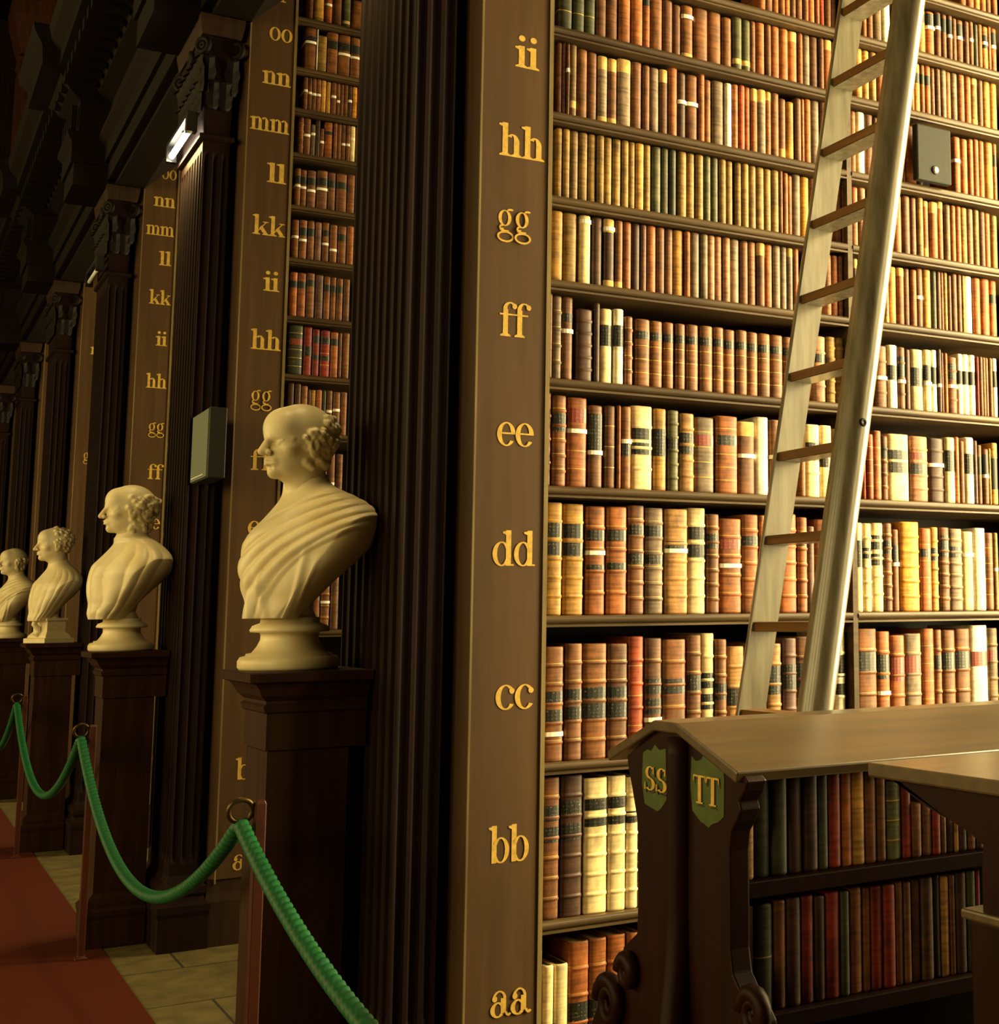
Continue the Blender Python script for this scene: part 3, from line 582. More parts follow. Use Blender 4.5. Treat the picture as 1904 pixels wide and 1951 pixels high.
def book_mesh(mb, x, y, z, w, h, d, code, mk, inline, recess):
    body = M['b_' + code]
    st = [(0, -.0022), (.004, 0)]            # (height, outset)
    zones = []                               # (from, to, material)
    n = mk['b']
    for i in range(n):
        zc = h * (i + 1) / (n + 1)
        st += [(zc - .0085, 0), (zc - .0055, 0), (zc - .0025, .0032), (zc + .0025, .0032), (zc + .0055, 0), (zc + .0085, 0)]
        if code in ('rb', 'br', 'gy', 'or') and n >= 4: zones.append((zc + .0056, zc + .0075, M['goldline'])); st += [(zc + .0056, 0), (zc + .0075, 0)]
    for i in range(mk['g']):
        zc = h * (i + 1) / (mk['g'] + 1); zones.append((zc, zc + .0022, M['goldline'])); st += [(zc, .0003), (zc + .0022, .0003)]
    rnd = (hash_(x, z) % 100) / 100
    if mk['pt']: a = h * (.80 + .1 * rnd); zones.append((a, h, M['patch'])); st += [(a, 0), (a + .0001, 0)]
    if mk['pb']: a = h * (.10 + .08 * rnd); zones.append((0, a, M['patch'])); st += [(a, 0), (a + .0001, 0)]
    if mk['q']: zones.append((h * .12, h * .22, M['patch'])); st += [(h * .12, 0), (h * .22, 0)]
    if inline:
        for a, b_, t in mk['l']: zones.append((a * h, b_ * h, M['dark'] if t == 'l' else M['redplain'])); st += [(a * h, .0001), (b_ * h, .0001)]
        for a in mk['w']: zones.append((a * h, a * h + .013, M['paper'])); st += [(a * h, .0012), (a * h + .013, .0012)]
    st += [(.008, 0), (h - .008, 0), (h - .004, 0), (h, -.0022)]
    st = sorted(set((round(min(max(a, 0), h), 5), b_) for a, b_ in st))
    rings = [[(x + px, y + py, z + a) for px, py in section(w, d, o)] for a, o in st]
    nn = len(rings[0]); o0 = len(mb.v)
    for r in rings: mb.v += r
    for a in range(len(rings) - 1):
        zc = (st[a][0] + st[a + 1][0]) / 2; mt = body
        for q0, q1, qm in zones:
            if q0 - 1e-5 <= zc <= q1 + 1e-5: mt = qm
        mi = mb.mat(mt)
        for k in range(nn):
            k2 = (k + 1) % nn
            mb.f.append((o0 + a * nn + k, o0 + a * nn + k2, o0 + (a + 1) * nn + k2, o0 + (a + 1) * nn + k)); mb.mi.append(mi); mb.smooth.append(1 <= k < nn - 2)
    mb.f.append(tuple(o0 + k for k in reversed(range(nn)))); mb.mi.append(mb.mat(body)); mb.smooth.append(False)
    top = o0 + (len(rings) - 1) * nn
    if recess:
        s2 = section(w - .007, d - .004, 0); o1 = len(mb.v)
        mb.v += [(x + px, y + .004 + py, z + h) for px, py in s2]; mb.v += [(x + px, y + .004 + py, z + h - .007) for px, py in s2]
        bi = mb.mat(body)
        for k in range(nn):
            k2 = (k + 1) % nn
            mb.f += [(top + k, top + k2, o1 + k2, o1 + k), (o1 + k, o1 + k2, o1 + nn + k2, o1 + nn + k)]; mb.mi += [bi, bi]; mb.smooth += [False, False]
        mb.f.append(tuple(o1 + nn + k for k in range(nn))); mb.mi.append(bi); mb.smooth.append(False)
    else:
        mb.f.append(tuple(top + k for k in range(nn))); mb.mi.append(mb.mat(body)); mb.smooth.append(False)
def hash_(a, b_): return int(abs(math.sin(a * 127.1 + b_ * 311.7) * 43758.5453) * 1000)
def strip(w, d, h0, h1, off, mat, inset=1.0, depth=None):
    """thin wrap round the spine between two heights, in the book's own axes"""
    mb = MB(); S = section(w, d, off, .0003)
    S = [(px * inset, py) for px, py in S]
    if depth is None: S = S[1:-1]; 
    else: S = [(S[0][0], depth)] + S[1:-1] + [(S[-1][0], depth)]
    back = [(px * .985, py + .0012) for px, py in S]
    n = len(S); rings = []
    for a in (h0, h1):
        rings.append([(px, py, a) for px, py in S] + [(px, py, a) for px, py in reversed(back)])
    mb.loft(rings, mat, smooth=False); return mb
class Book: pass
def collect(rows, zs, yface, where, maxd, depth_off, order):
    out = []
    names = list(zs)
    for row, segs in rows.items():
        z = zs[row]; i = names.index(row)
        above = [v for v in zs.values() if v > z + .01]; zmax = (min(above) - .042) if above else min(z + .25, 4.73)
        cnt = {'L': 0, 'M': 0, 'R': 0}
        for secn, sg, text in segs:
            ox, oy, sc = SEG[sg]
            for ent_ in text.split(';'):
                f = ent_.split()
                a, b_, code, top = float(f[0]), float(f[1]), f[2], f[3]; mk = marks(f[4] if len(f) > 4 else '')
                xa, xb = ox + a / sc, ox + b_ / sc
                # find the shelf pixel height under this book
                def atz(px):
                    lo, hi = -400, 2600
                    for _ in range(40):
                        m_ = (lo + hi) / 2
                        if onY(px, m_, yface)[2] > z: lo = m_
                        else: hi = m_
                    return onY(px, lo, yface), lo
                A, ya = atz(xa); B, yb = atz(xb)
                cnt[secn] += 1
                bk = Book(); bk.w = max(.006, B[0] - A[0] - .0008); bk.x = (A[0] + B[0]) / 2; bk.z = z + .0003
                rn = (hash_(bk.x, z) % 1000) / 1000
                if top == '-': zt = z + (zmax - z) * (.93 + .06 * rn)
                else:
                    yt = oy + float(top) / sc; ymid = (ya + yb) / 2
                    lean = (ya - yt) * (.016 if xa > 1000 else .05)
                    zt = onY((xa + xb) / 2, yt, yface)[2]
                bk.h = max(.06, min(zt, zmax) - bk.z); bk.y = yface + (rn - .5) * .006 + depth_off
                bk.d = min(maxd, max(.09, bk.h * .68)); bk.code = code; bk.mk = mk; bk.row = row; bk.sec = secn; bk.n = cnt[secn]; bk.where = where
                bk.area = (xb - xa) * ((ya + yb) / 2 - (oy + float(top) / sc if top != '-' else (ya + yb) / 2 - 95 * (.5 if where == 'second' else 1)))
                out.append(bk)
    return out
YS1 = Y0 + .022
allb = collect(ROWS, ZS1, YS1, 'near', .33, 0, 0)
for b_ in allb:
    b_.y = YS1 + abs((hash_(b_.x, b_.z) % 100) / 100) * .008
b2 = collect(ROWS2, ZS2, Y0 + PITCH + .022, 'second', .33, 0, 0)
DZ = {'upper': .985, 'lower': .733}
b3 = collect(DESK, DZ, 2.425, 'desk', .17, 0, 0)
allb += b2 + b3
# keep neighbours from running into one another
from collections import defaultdict
grp = defaultdict(list)
for b_ in allb: grp[(b_.where, b_.row)].append(b_)
for g in grp.values():
    g.sort(key=lambda q: q.x)
    for p_, q_ in zip(g, g[1:]):
        gap = (q_.x - q_.w / 2) - (p_.x + p_.w / 2)
        if gap < .0006:
            e = (.0006 - gap) / 2
            p_.x -= e / 2; p_.w -= e; q_.x += e / 2; q_.w -= e
for b_ in allb:   # stay clear of uprights
    if b_.where == 'near':
        for xd in (2.744, 3.86):
            lo, hi = b_.x - b_.w / 2, b_.x + b_.w / 2
            if lo < xd and hi > xd - .001: hi = xd - .001
            elif lo < xd + .021 and hi > xd + .02: lo = xd + .021
            elif lo >= xd and hi <= xd + .02: lo, hi = xd + .021, xd + .031
            b_.x = (lo + hi) / 2; b_.w = max(.005, hi - lo)
        if b_.x - b_.w / 2 < 1.647: 
            hi = b_.x + b_.w / 2; b_.x = (1.647 + hi) / 2; b_.w = hi - 1.647
    if b_.where == 'second' and b_.x - b_.w / 2 < 1.647:
        hi = b_.x + b_.w / 2; b_.x = (1.647 + hi) / 2; b_.w = max(.006, hi - 1.647)
    if b_.where == 'desk' and b_.x - b_.w / 2 < 1.447:
        hi = b_.x + b_.w / 2; b_.x = (1.447 + hi) / 2; b_.w = max(.006, hi - 1.447)
print('BOOKS', len(allb))
ranked = sorted(allb, key=lambda q: -q.area); INDIV = set(id(q) for q in ranked[:300])
def blabel(b_):
    col = COLS[b_.code][1]
    ex = ''
    if b_.mk['w']: ex = ' with white band'
    elif b_.mk['l']: ex = ' with dark label' if b_.mk['l'][0][2] == 'l' else ' with red label'
    elif b_.mk['pt']: ex = ' with torn top'
    if b_.where == 'near':
        if b_.sec == 'L': pos = '%s from the lettered panel on near shelf %s' % (ordinal(b_.n), b_.row)
        elif b_.sec == 'M': pos = '%s seen between the ladder rails on shelf %s' % (ordinal(b_.n), b_.row)
        else: pos = '%s right of the ladder on shelf %s' % (ordinal(b_.n), b_.row)
    elif b_.where == 'second': pos = '%s from its panel on shelf %s behind the bust' % (ordinal(b_.n), b_.row)
    else: pos = '%s from the left on the sloping desk\'s %s shelf' % (ordinal(b_.n), b_.row)
    return '%s book%s, %s' % (col, ex, pos)
GROUPN = {'near': 'books on the near bookcase', 'second': 'books on the second bookcase', 'desk': 'books under the sloping desk'}
rest = MB()
for b_ in allb:
    if id(b_) not in INDIV:
        book_mesh(rest, b_.x, b_.y, b_.z, b_.w, b_.h, b_.d, b_.code, b_.mk, True, False); continue
    big = b_.area > 1500
    rec = b_.where == 'near' and b_.row in ('cc', 'bb', 'aa')
    mb = MB(); book_mesh(mb, 0, 0, 0, b_.w, b_.h, b_.d, b_.code, b_.mk, not big, rec)
    o = mb.build('book', None, loc=(b_.x, b_.y, b_.z))
    tag(o, blabel(b_), 'book', GROUPN[b_.where])
    if rec:
        pb = MB(); S = section(b_.w - .0075, b_.d - .006, 0)
        pb.loft([[(px, py + .0045, zz) for px, py in S] for zz in (b_.h - .0069, b_.h - .004)], M['pages'])
        c = pb.build('page_block'); c.parent = o
    if big:
        for a, e, t in b_.mk['l']:
            c = strip(b_.w, b_.d, a * b_.h, e * b_.h, .0010, M['label'] if t == 'l' else M['redlabel'], .985).build('spine_label'); c.parent = o
            part(c, ('dark' if t == 'l' else 'red') + ' spine label with gilt lettering')
        for a in b_.mk['w']:
            c = strip(b_.w, b_.d, a * b_.h, a * b_.h + .013, .0042, M['paper'], 1.0, b_.d * .7).build('paper_band'); c.parent = o
            part(c, 'white paper band')
o = rest.build('small_books')
tag(o, 'the many small books filling the remaining stretches of the shelves', 'books', None, 'stuff')

mb = MB(); pts = [(1.66 + .09 * u, Y0 + .03 + .05 * v + .012 * u, .19 + .274 + .012 * math.sin(3 * u) + .01 * v) for v in (0, 1, 2) for u in np.linspace(0, 1, 9)]
mb.add(pts + [(a, b_, c - .0008) for a, b_, c in pts], [(j * 9 + i, j * 9 + i + 1, j * 9 + i + 10, j * 9 + i + 9) for j in (0, 1) for i in range(8)] + [(27 + j * 9 + i, 27 + j * 9 + i + 9, 27 + j * 9 + i + 10, 27 + j * 9 + i + 1) for j in (0, 1) for i in range(8)], M['b_cr'])
tag(mb.build('loose_cover'), 'loose cream vellum cover lying across the books on the bottom shelf aa', 'loose cover')

# ------------------------------------------------------------------ sloping desk with shields
XE = 1.40
def ptX(px, py, x): return onX(px, py, x)[1:]
desk = thing('sloping_desk', (2.2, 2.64, 0), 'dark wooden double-sided sloping desk with painted shields, in front of the ladder', 'desk')
near = [(1413, 1475), (1424, 1490), (1419, 1508), (1408, 1528), (1412, 1544), (1404, 1566), (1393, 1587), (1390, 1622), (1391, 1720), (1391, 1810), (1396, 1857), (1411, 1891), (1427, 1916), (1442, 1951)]
far = [(1126, 1951), (1139, 1913), (1158, 1885), (1192, 1863), (1184, 1841), (1187, 1804), (1213, 1778), (1215.5, 1716), (1215, 1572), (1204, 1503), (1197, 1465), (1194, 1440)]
out = [(2.69, 1.262), (2.587, 1.262)] + [ptX(a, b_, XE) for a, b_ in near]
zl = out[-1][1]
out += [(2.27, .47), (2.27, .40), (3.02, .40), (3.02, .5)] + [ptX(a, b_, XE) for a, b_ in far]
mb = MB(); mb.loft([[(x, a, b_) for a, b_ in out] for x in (XE, XE + .045)], M['desk'])
e1 = mb.build('end_panel', desk, .004)
mb = MB(); mb.loft([[(x + 1.66, a, b_) for a, b_ in out] for x in (XE, XE + .045)], M['desk']); mb.build('end_panel', desk, .004)
# half round moulding down the middle of the end, sweeping outwards at the foot
mb = MB()
path = []
for i in range(26):
    z = 1.25 - .85 * i / 25; fl = max(0, (.92 - z) / .52); fl = fl * fl * (3 - 2 * fl)
    path.append((XE - .004 - .07 * fl, 2.588 - .05 * fl, z))
mb.tube(path, [.027 for p in path], M['desk'], 14)
mb.build('half_round_moulding', desk)
for yy, zz, r in ((*ptX(1172, 1908, XE), .052), (*ptX(1205, 1850, XE), .03), (*ptX(1448, 1930, XE), .04)):
    mb = MB(); mb.tube([(XE - .012, yy + r * (1 - i * .028) * math.cos(i * .45), zz + r * (1 - i * .028) * math.sin(i * .45)) for i in range(30)][::-1], [.007 + .0004 * i for i in range(30)], M['desk'], 10); mb.build('carved_scroll', desk)
tp = [(2.345, 1.202), (2.587, 1.279), (2.69, 1.279), (2.91, 1.2), (2.905, 1.178), (2.69, 1.257), (2.587, 1.257), (2.35, 1.18)]
mb = MB(); mb.loft([[(x, a, b_) for a, b_ in tp] for x in (XE - .014, 3.14)], M['desk_top']); mb.build('sloped_top', desk, .004)
mb = MB(); mb.box(XE + .045, 3.06, 2.61, 2.64, .12, 1.25, M['black_oak']); mb.build('back_board', desk)
for z in (.985, .733):
    for ya, yb in ((2.404, 2.61), (2.64, 2.79)):
        mb = MB(); mb.box(XE + .0455, 3.0595, ya, yb, z - .032, z, M['desk']); mb.build('shelf', desk, .003)
mb = MB(); mb.box(1.43, 3.07, 2.42, 2.78, 0, .399, M['black_oak']); mb.build('base', desk)
def shield(pts, txt, xa, xb, yb_, yt_, nm):
    P = [ptX(a / 3.192 + 1120, b_ / 3.192 + 1340, XE) for a, b_ in pts]
    mb = MB(); n = len(P)
    mb.add([(XE - .0012, a, b_) for a, b_ in P] + [(XE, a, b_) for a, b_ in P], [tuple(range(n))] + [(k, k + n, (k + 1) % n + n, (k + 1) % n) for k in range(n)], M['green_shield'])
    s = mb.build(nm, desk); part(s, 'green painted shield with gold letters ' + txt)
    A = ptX(xa / 3.192 + 1120, yb_ / 3.192 + 1340, XE); B = ptX(xb / 3.192 + 1120, yb_ / 3.192 + 1340, XE); Tp = ptX(xa / 3.192 + 1120, yt_ / 3.192 + 1340, XE)
    hx = (Tp[1] - A[1]) / 1.3
    sh = letters(txt, A[0] - .003, B[0] - .003, A[1] - .006, hx, 'X', XE - .0013, M['shadow_paint'], None, 'letter_shade'); sh.parent = s; sh.matrix_parent_inverse = Matrix.Identity(4)
    g = letters(txt, A[0], B[0], A[1], hx, 'X', XE - .003, M['gold'], None, 'shield_letters'); g.parent = s
shield([(635, 320), (660, 350), (690, 345), (710, 312), (735, 345), (765, 350), (825, 362), (833, 450), (831, 690), (800, 722), (760, 735), (738, 757), (715, 735), (690, 720), (640, 650), (628, 500)], 'TT', 652, 812, 600, 430, 'green_shield')
shield([(340, 300), (365, 280), (390, 290), (412, 250), (440, 285), (478, 275), (482, 590), (450, 640), (428, 657), (400, 640), (350, 610), (334, 480)], 'SS', 352, 498, 520, 375, 'green_shield')

# ------------------------------------------------------------------ reading table at the right edge
tb = thing('reading_table', (2.0, 1.5, 0), 'dark wooden table with bracketed overhanging top, cut off at the right edge', 'table')
mb = MB(); mb.box(1.43, 3.0, 1.02, 1.985, 1.222, 1.246, M['desk_top']); mb.build('table_top', tb, .004)
yb_ = ptX(1850, 1800, 1.45)[0]; zl2 = ptX(1865, 1745, 1.45)[1]
mb = MB(); mb.box(1.45, 2.9, 1.2, yb_, .06, zl2 - .008, M['desk']); mb.build('table_body', tb, .004)
mb = MB(); mb.box(1.49, 2.86, 1.2, yb_ - .03, zl2 + .0085, 1.2215, M['desk']); mb.build('table_back', tb)
for xx in (1.45, 2.86):
    P = [(1.2, 1.2215)] + [(ptX(1694, 1462, 1.45)[0], 1.2215)] + [ptX(a, b_, 1.45) for a, b_ in ((1700, 1478), (1722, 1502), (1755, 1530), (1782, 1547), (1809, 1562), (1845, 1584), (1874, 1610), (1872, 1660))]
    P += [(P[-1][0], zl2 + .0085), (1.2, zl2 + .0085)]
    mb = MB(); mb.loft([[(x, a, b_) for a, b_ in P] for x in (xx, xx + .04)], M['desk']); mb.build('curved_bracket', tb)
mb = MB(); mb.box(1.44, 2.91, 1.185, yb_ + .012, zl2 - .0075, zl2 + .008, M['desk_top']); mb.build('moulded_ledge', tb, .004)
mb = MB(); mb.molded(1.45, 2.9, 1.2, yb_, [(0, .03), (.05, .03), (.0595, .01)], M['black_oak']); mb.build('table_plinth', tb)

# ------------------------------------------------------------------ ladder
ld = thing('library_ladder', (1.905, 3.35, 0), 'tall wooden library ladder with rounded worn rails leaning in front of the bookcase', 'ladder')
def lx(z): return 1.905 + .1775 * z
def rail(yflat, sgn, w, dep, name):
    mb = MB(); tilt = .1775; nrm = math.sqrt(1 + tilt * tilt); rings = []
    for z in np.linspace(0, 4.76, 24):
        c = lx(z); R_ = []
        for i in range(15):
            a = math.pi * i / 14; u = -math.cos(a) * w / 2; d = math.sin(a) ** .7 * dep
            R_.append((c + u, yflat + sgn * d, z - (0 if z in (0, 4.76) else u * tilt)))
        rings.append(R_)
    mb.loft(rings, M['ladder'], smooth=True)
    mb.smooth = [not (i % 15 == 14) and v for i, v in enumerate(mb.smooth)]; return mb.build(name, ld)
part(rail(3.20, -1, .094, .066, 'ladder_rail'), 'rounded outer face of the near rail')
part(rail(3.50, 1, .084, .05, 'ladder_rail'), 'flat inner face of the far rail')
zr = [3.169, 2.932, 2.696, 2.456, 2.213, 1.971, 1.723, 1.474, 1.228]
zr = [3.169 + .243 * i for i in range(6, 0, -1)] + zr + [1.228 - .243 * i for i in range(1, 5)]
for z in zr:
    mb = MB(); c = lx(z) + .0
    mb.box(c - .037, c + .037, 3.195, 3.505, z - .026, z, M['rung']); mb.box(c - .034, c + .037, 3.196, 3.504, z - .0275, z - .0262, M['ladder']); mb.build('rung', ld, .005)
mb = MB(); mb.torus((lx(2.02) - .0, 3.137, 2.02), .008, .006, (0, 1, 0), M['black_oak'], 12, 6); mb.build('bolt_head', ld)

# ------------------------------------------------------------------ small fittings
sb = thing('sensor_box', (3.10, 3.84, 3.03), 'dark grey rectangular sensor box with a white button on a high shelf', 'sensor')
mb = MB(); mb.box(3.024, 3.182, 3.832, 3.862, 3.0302, 3.238, M['sensor']); mb.build('casing', sb, .006)
mb = MB(); mb.torus((3.105, 3.832, 3.075), .013, .004, (0, 1, 0), M['black_plastic'], 20, 8); mb.lathe([(.011, 0), (.011, .006), (.007, .009)], M['white_plastic'], 16)
mb.v[-48:] = [(3.105 + x, 3.832 - z, 3.075 + y) for x, y, z in mb.v[-48:]]
part(mb.build('button', sb), 'white round button')
y2 = Y0 + PITCH
sp = thing('loudspeaker', (1.277, y2 - .17, 2.13), 'slim grey-fronted black loudspeaker fixed to the pilaster above the collared bust', 'speaker')
mb = MB(); mb.box(1.243, 1.318, y2 - .36, y2 + .0298, 2.135, 2.46, M['black_plastic']); mb.build('casing', sb if False else sp, .004)
mb = MB(); mb.box(1.238, 1.2428, y2 - .352, y2 + .022, 2.142, 2.453, M['grey_plastic']); mb.build('front_grille', sp)
mb = MB(); mb.box(1.2365, 1.238, y2 - .28, y2 - .0, 2.155, 2.159, M['paper']); mb.build('badge_strip', sp)
def tube_lamp(k, label, lit):
    yk = Y0 + PITCH * k; ya, yb = yk + .09, yk + .60; xl, zl_ = 1.175, 3.90
    t = thing('tube_lamp', (xl, (ya + yb) / 2, zl_ + .05), label, 'lamp', 'tube lamps across the bookcase ends')
    mb = MB(); mb.tube([(xl, ya, zl_), (xl, yb, zl_)], .0145, M['tube'] if lit else M['white_plastic'], 14); part(mb.build('glass_tube', t), 'white glowing tube' if lit else 'unlit white tube')
    mb = MB(); mb.box(xl - .024, xl + .024, ya - .05, ya - .002, zl_ - .03, zl_ + .05, M['black_plastic']); mb.build('lamp_holder', t)
    mb = MB(); mb.box(xl - .024, xl + .024, yb + .002, yb + .04, zl_ - .03, zl_ + .05, M['black_plastic']); mb.build('lamp_holder', t)
    mb = MB(); mb.box(xl - .022, xl + .022, ya - .05, yb + .04, zl_ + .05, zl_ + .07, M['black_plastic']); mb.build('lamp_housing', t)
    mb = MB(); mb.box(xl, 1.222, yk + .3, yk + .33, zl_ - .02 + .07, zl_ + .072, M['brass']); mb.box(xl - .006, xl + .006, yk + .3, yk + .33, zl_ + .06, zl_ + .075, M['brass']); mb.build('wall_arm', t)
    if lit:
        l = bpy.data.lights.new('tube_light', 'AREA'); l.shape = 'RECTANGLE'; l.size = .66; l.size_y = .03; l.energy = 16; l.color = (1, .72, .26)
        o = bpy.data.objects.new('tube_light', l); COL.objects.link(o); o.location = (xl, (ya + yb) / 2, zl_ - .026); o.rotation_euler = (0, math.radians(32), 0); l.size, l.size_y = .03, .5
tube_lamp(0, 'tube lamp across the nearest bookcase end, above the frame', True)
tube_lamp(1, 'glowing white tube lamp across the bookcase end above the collared bust', True)
tube_lamp(2, 'unlit tube lamp across the bookcase end above the curly-haired bust', False)

# ------------------------------------------------------------------ pedestals, stanchions and ropes
PEDL = ['dark oak pedestal carrying the largest bust, at the near bookcase', 'dark oak pedestal carrying the bust with the high collar', 'dark oak pedestal carrying the curly-haired bust', 'dark oak pedestal at the left edge carrying the farthest bald bust', 'pedestal farther along, hidden beyond the left edge']
peds = []
for k in range(4):
    yk = Y0 + PITCH * k; xa, xb, ya, yb = .95, 1.172, yk + .30, yk + .56
    p = thing('pedestal', (1.06, yk + .45, 0), PEDL[k], 'pedestal', 'pedestals under the busts')
    mb = MB(); mb.molded(xa, xb, ya, yb, [(0, .0), (0, .0)], M['pedestal']) if False else None
    mb = MB()
    def mold(prof, name):
        q = MB(); q.loft([[(xa - e, ya - e, z), (xb, ya - e, z), (xb, yb + e, z), (xa - e, yb + e, z)] for z, e in prof], M['pedestal']); return q.build(name, p)

    mold([(.0041, .03), (.13, .03), (.145, .035), (.165, .035), (.18, .02), (.2, .022), (.225, .018), (.245, .0)], 'base')
    mold([(.2451, 0), (1.13, 0), (1.135, -.006)], 'shaft')
    xb = 1.219
    mold([(1.1351, .006), (1.235, .006), (1.24, .014), (1.256, .018), (1.262, .010), (1.27, .010), (1.285, .026), (1.305, .036), (1.318, .046), (1.325, .066), (1.348, .068), (1.352, .064)], 'cap')
    mb.v = []
SX, SZ = .885, 1.015
posts = []
for k in range(-1, 5):
    yk = Y0 + PITCH * k + .08
    lab = ['red-brown wooden rope post near the camera', 'red-brown wooden rope post before the largest bust\'s pedestal', 'red-brown wooden rope post before the collared bust\'s pedestal', 'wooden rope post before the curly-haired bust\'s pedestal', 'wooden rope post before the farthest visible pedestal', 'wooden rope post beyond the left edge'][k + 1]
    p = thing('rope_post', (SX, yk, 0), lab, 'post', 'rope posts')
    mb = MB(); mb.molded(SX - .013, SX + .016, yk - .016, yk + .016, [(.0, .012), (.012, .012), (.02, 0), (1.02, 0), (1.03, -.004)], M['post']); mb.build('post_shaft', p, .003)
    mb = MB(); mb.torus((SX - .045, yk, SZ - .01), .03, .007, (0, 1, .25), M['brass'], 24, 8); mb.box(SX - .02, SX - .010, yk - .008, yk + .008, SZ - .02, SZ - .004, M['brass']); part(mb.build('hook_ring', p), 'brass ring')
    posts.append((SX - .045, yk, SZ - .042))
RL = ['thick green twisted rope sloping down past the nearest rope post towards the camera', 'green twisted rope sagging between the two nearest pedestals', 'green twisted rope sagging between the collared and curly-haired busts', 'green twisted rope at the left edge of the hall', 'green rope beyond the left edge']
for i in range(len(posts) - 1):
    A, B = Vector(posts[i]), Vector(posts[i + 1]); L = 3.29; sag = .27 if i == 0 else .40
    n = 640 if i < 2 else 420; mb = MB(); rings = []
    off = .012
    pts = []
    for q in range(n + 1):
        t = q / n; c = A.lerp(B, t); c.z -= 4 * sag * t * (1 - t); 
        c.y += (off if t < .5 else -off) * 0
        pts.append(c)
    tw = 0; m_ = 18
    for q, c in enumerate(pts):
        tg = (pts[min(q + 1, n)] - pts[max(q - 1, 0)]).normalized(); a = Vector((1, 0, 0)); b_ = tg.cross(a).normalized()
        tw = q * L * 1.07 / n / .034 * 2 * math.pi / 3 * 1.0
        R_ = []
        for j in range(m_):
            th = 2 * math.pi * j / m_
            r = .0150 + .0055 * abs(math.sin(1.5 * (th - tw * 1.0))) ** .7
            if q < 3 or q > n - 3: r *= .6
            R_.append(c + (a * math.cos(th) + b_ * math.sin(th)) * r)
        rings.append(R_)
    mb.loft(rings, M['rope'], smooth=True)
    tag(mb.build('barrier_rope'), RL[i], 'rope', 'green barrier ropes')

# ------------------------------------------------------------------ marble busts
def smin(a, b_, k):
    h = np.clip(.5 + .5 * (b_ - a) / k, 0, 1); return b_ * (1 - h) + a * h - k * h * (1 - h)
def smax(a, b_, k): return -smin(-a, -b_, k)
def ell(P, c, r):
    q = (P - np.array(c)) / np.array(r); k0 = np.sqrt((q ** 2).sum(-1)); k1 = np.sqrt(((P - np.array(c)) / np.array(r) ** 2) ** 2).sum(-1) * 0 + np.sqrt((((P - np.array(c)) / (np.array(r) ** 2)) ** 2).sum(-1))
    return k0 * (k0 - 1) / np.maximum(k1, 1e-6)
def sph(P, c, r): return np.sqrt(((P - np.array(c)) ** 2).sum(-1)) - r
def cap(P, a, b_, ra, rb=None):
    a = np.array(a, float); b_ = np.array(b_, float); rb = ra if rb is None else rb
    ba = b_ - a; h = np.clip(((P - a) @ ba) / (ba @ ba), 0, 1)
    return np.sqrt(((P - a - h[..., None] * ba) ** 2).sum(-1)) - (ra + (rb - ra) * h)
def surface_nets(F, o, h):
    S = F < 0
    nx, ny, nz = F.shape
    cs = np.zeros((nx - 1, ny - 1, nz - 1, 3)); cn = np.zeros((nx - 1, ny - 1, nz - 1))
    cor = [(i, j, k) for i in (0, 1) for j in (0, 1) for k in (0, 1)]
    def sub(A, c): return A[c[0]:nx - 1 + c[0], c[1]:ny - 1 + c[1], c[2]:nz - 1 + c[2]]
    for a in range(8):
        for b_ in range(a + 1, 8):
            ca, cb = cor[a], cor[b_]
            if sum(abs(x - y) for x, y in zip(ca, cb)) != 1: continue
            fa, fb = sub(F, ca), sub(F, cb); x = (fa < 0) != (fb < 0)
            t = np.where(x, fa / np.where(x, fa - fb, 1), 0)
            for d in range(3): cs[..., d] += np.where(x, ca[d] + t * (cb[d] - ca[d]), 0)
            cn += x
    idx = -np.ones(cn.shape, int); act = cn > 0; idx[act] = np.arange(act.sum())
    ii = np.argwhere(act); V = o + h * (ii + cs[act] / cn[act][:, None])
    Fs = []
    for d in range(3):
        e = [0, 0, 0]; e[d] = 1
        A = S[:nx - e[0], :ny - e[1], :nz - e[2]]; B = S[e[0]:, e[1]:, e[2]:]
        q = np.argwhere(A != B); u, v = [(1, 2), (2, 0), (0, 1)][d]
        q = q[(q[:, u] > 0) & (q[:, v] > 0) & (q[:, u] < F.shape[u] - 1) & (q[:, v] < F.shape[v] - 1)]
        def cell(du, dv):
            p_ = q.copy(); p_[:, u] -= du; p_[:, v] -= dv; return idx[p_[:, 0], p_[:, 1], p_[:, 2]]
        quad = np.stack([cell(1, 1), cell(0, 1), cell(0, 0), cell(1, 0)], 1)
        fl = ~A[q[:, 0], q[:, 1], q[:, 2]]
        quad[fl] = quad[fl][:, ::-1]; Fs.append(quad)
    return V, np.concatenate(Fs)
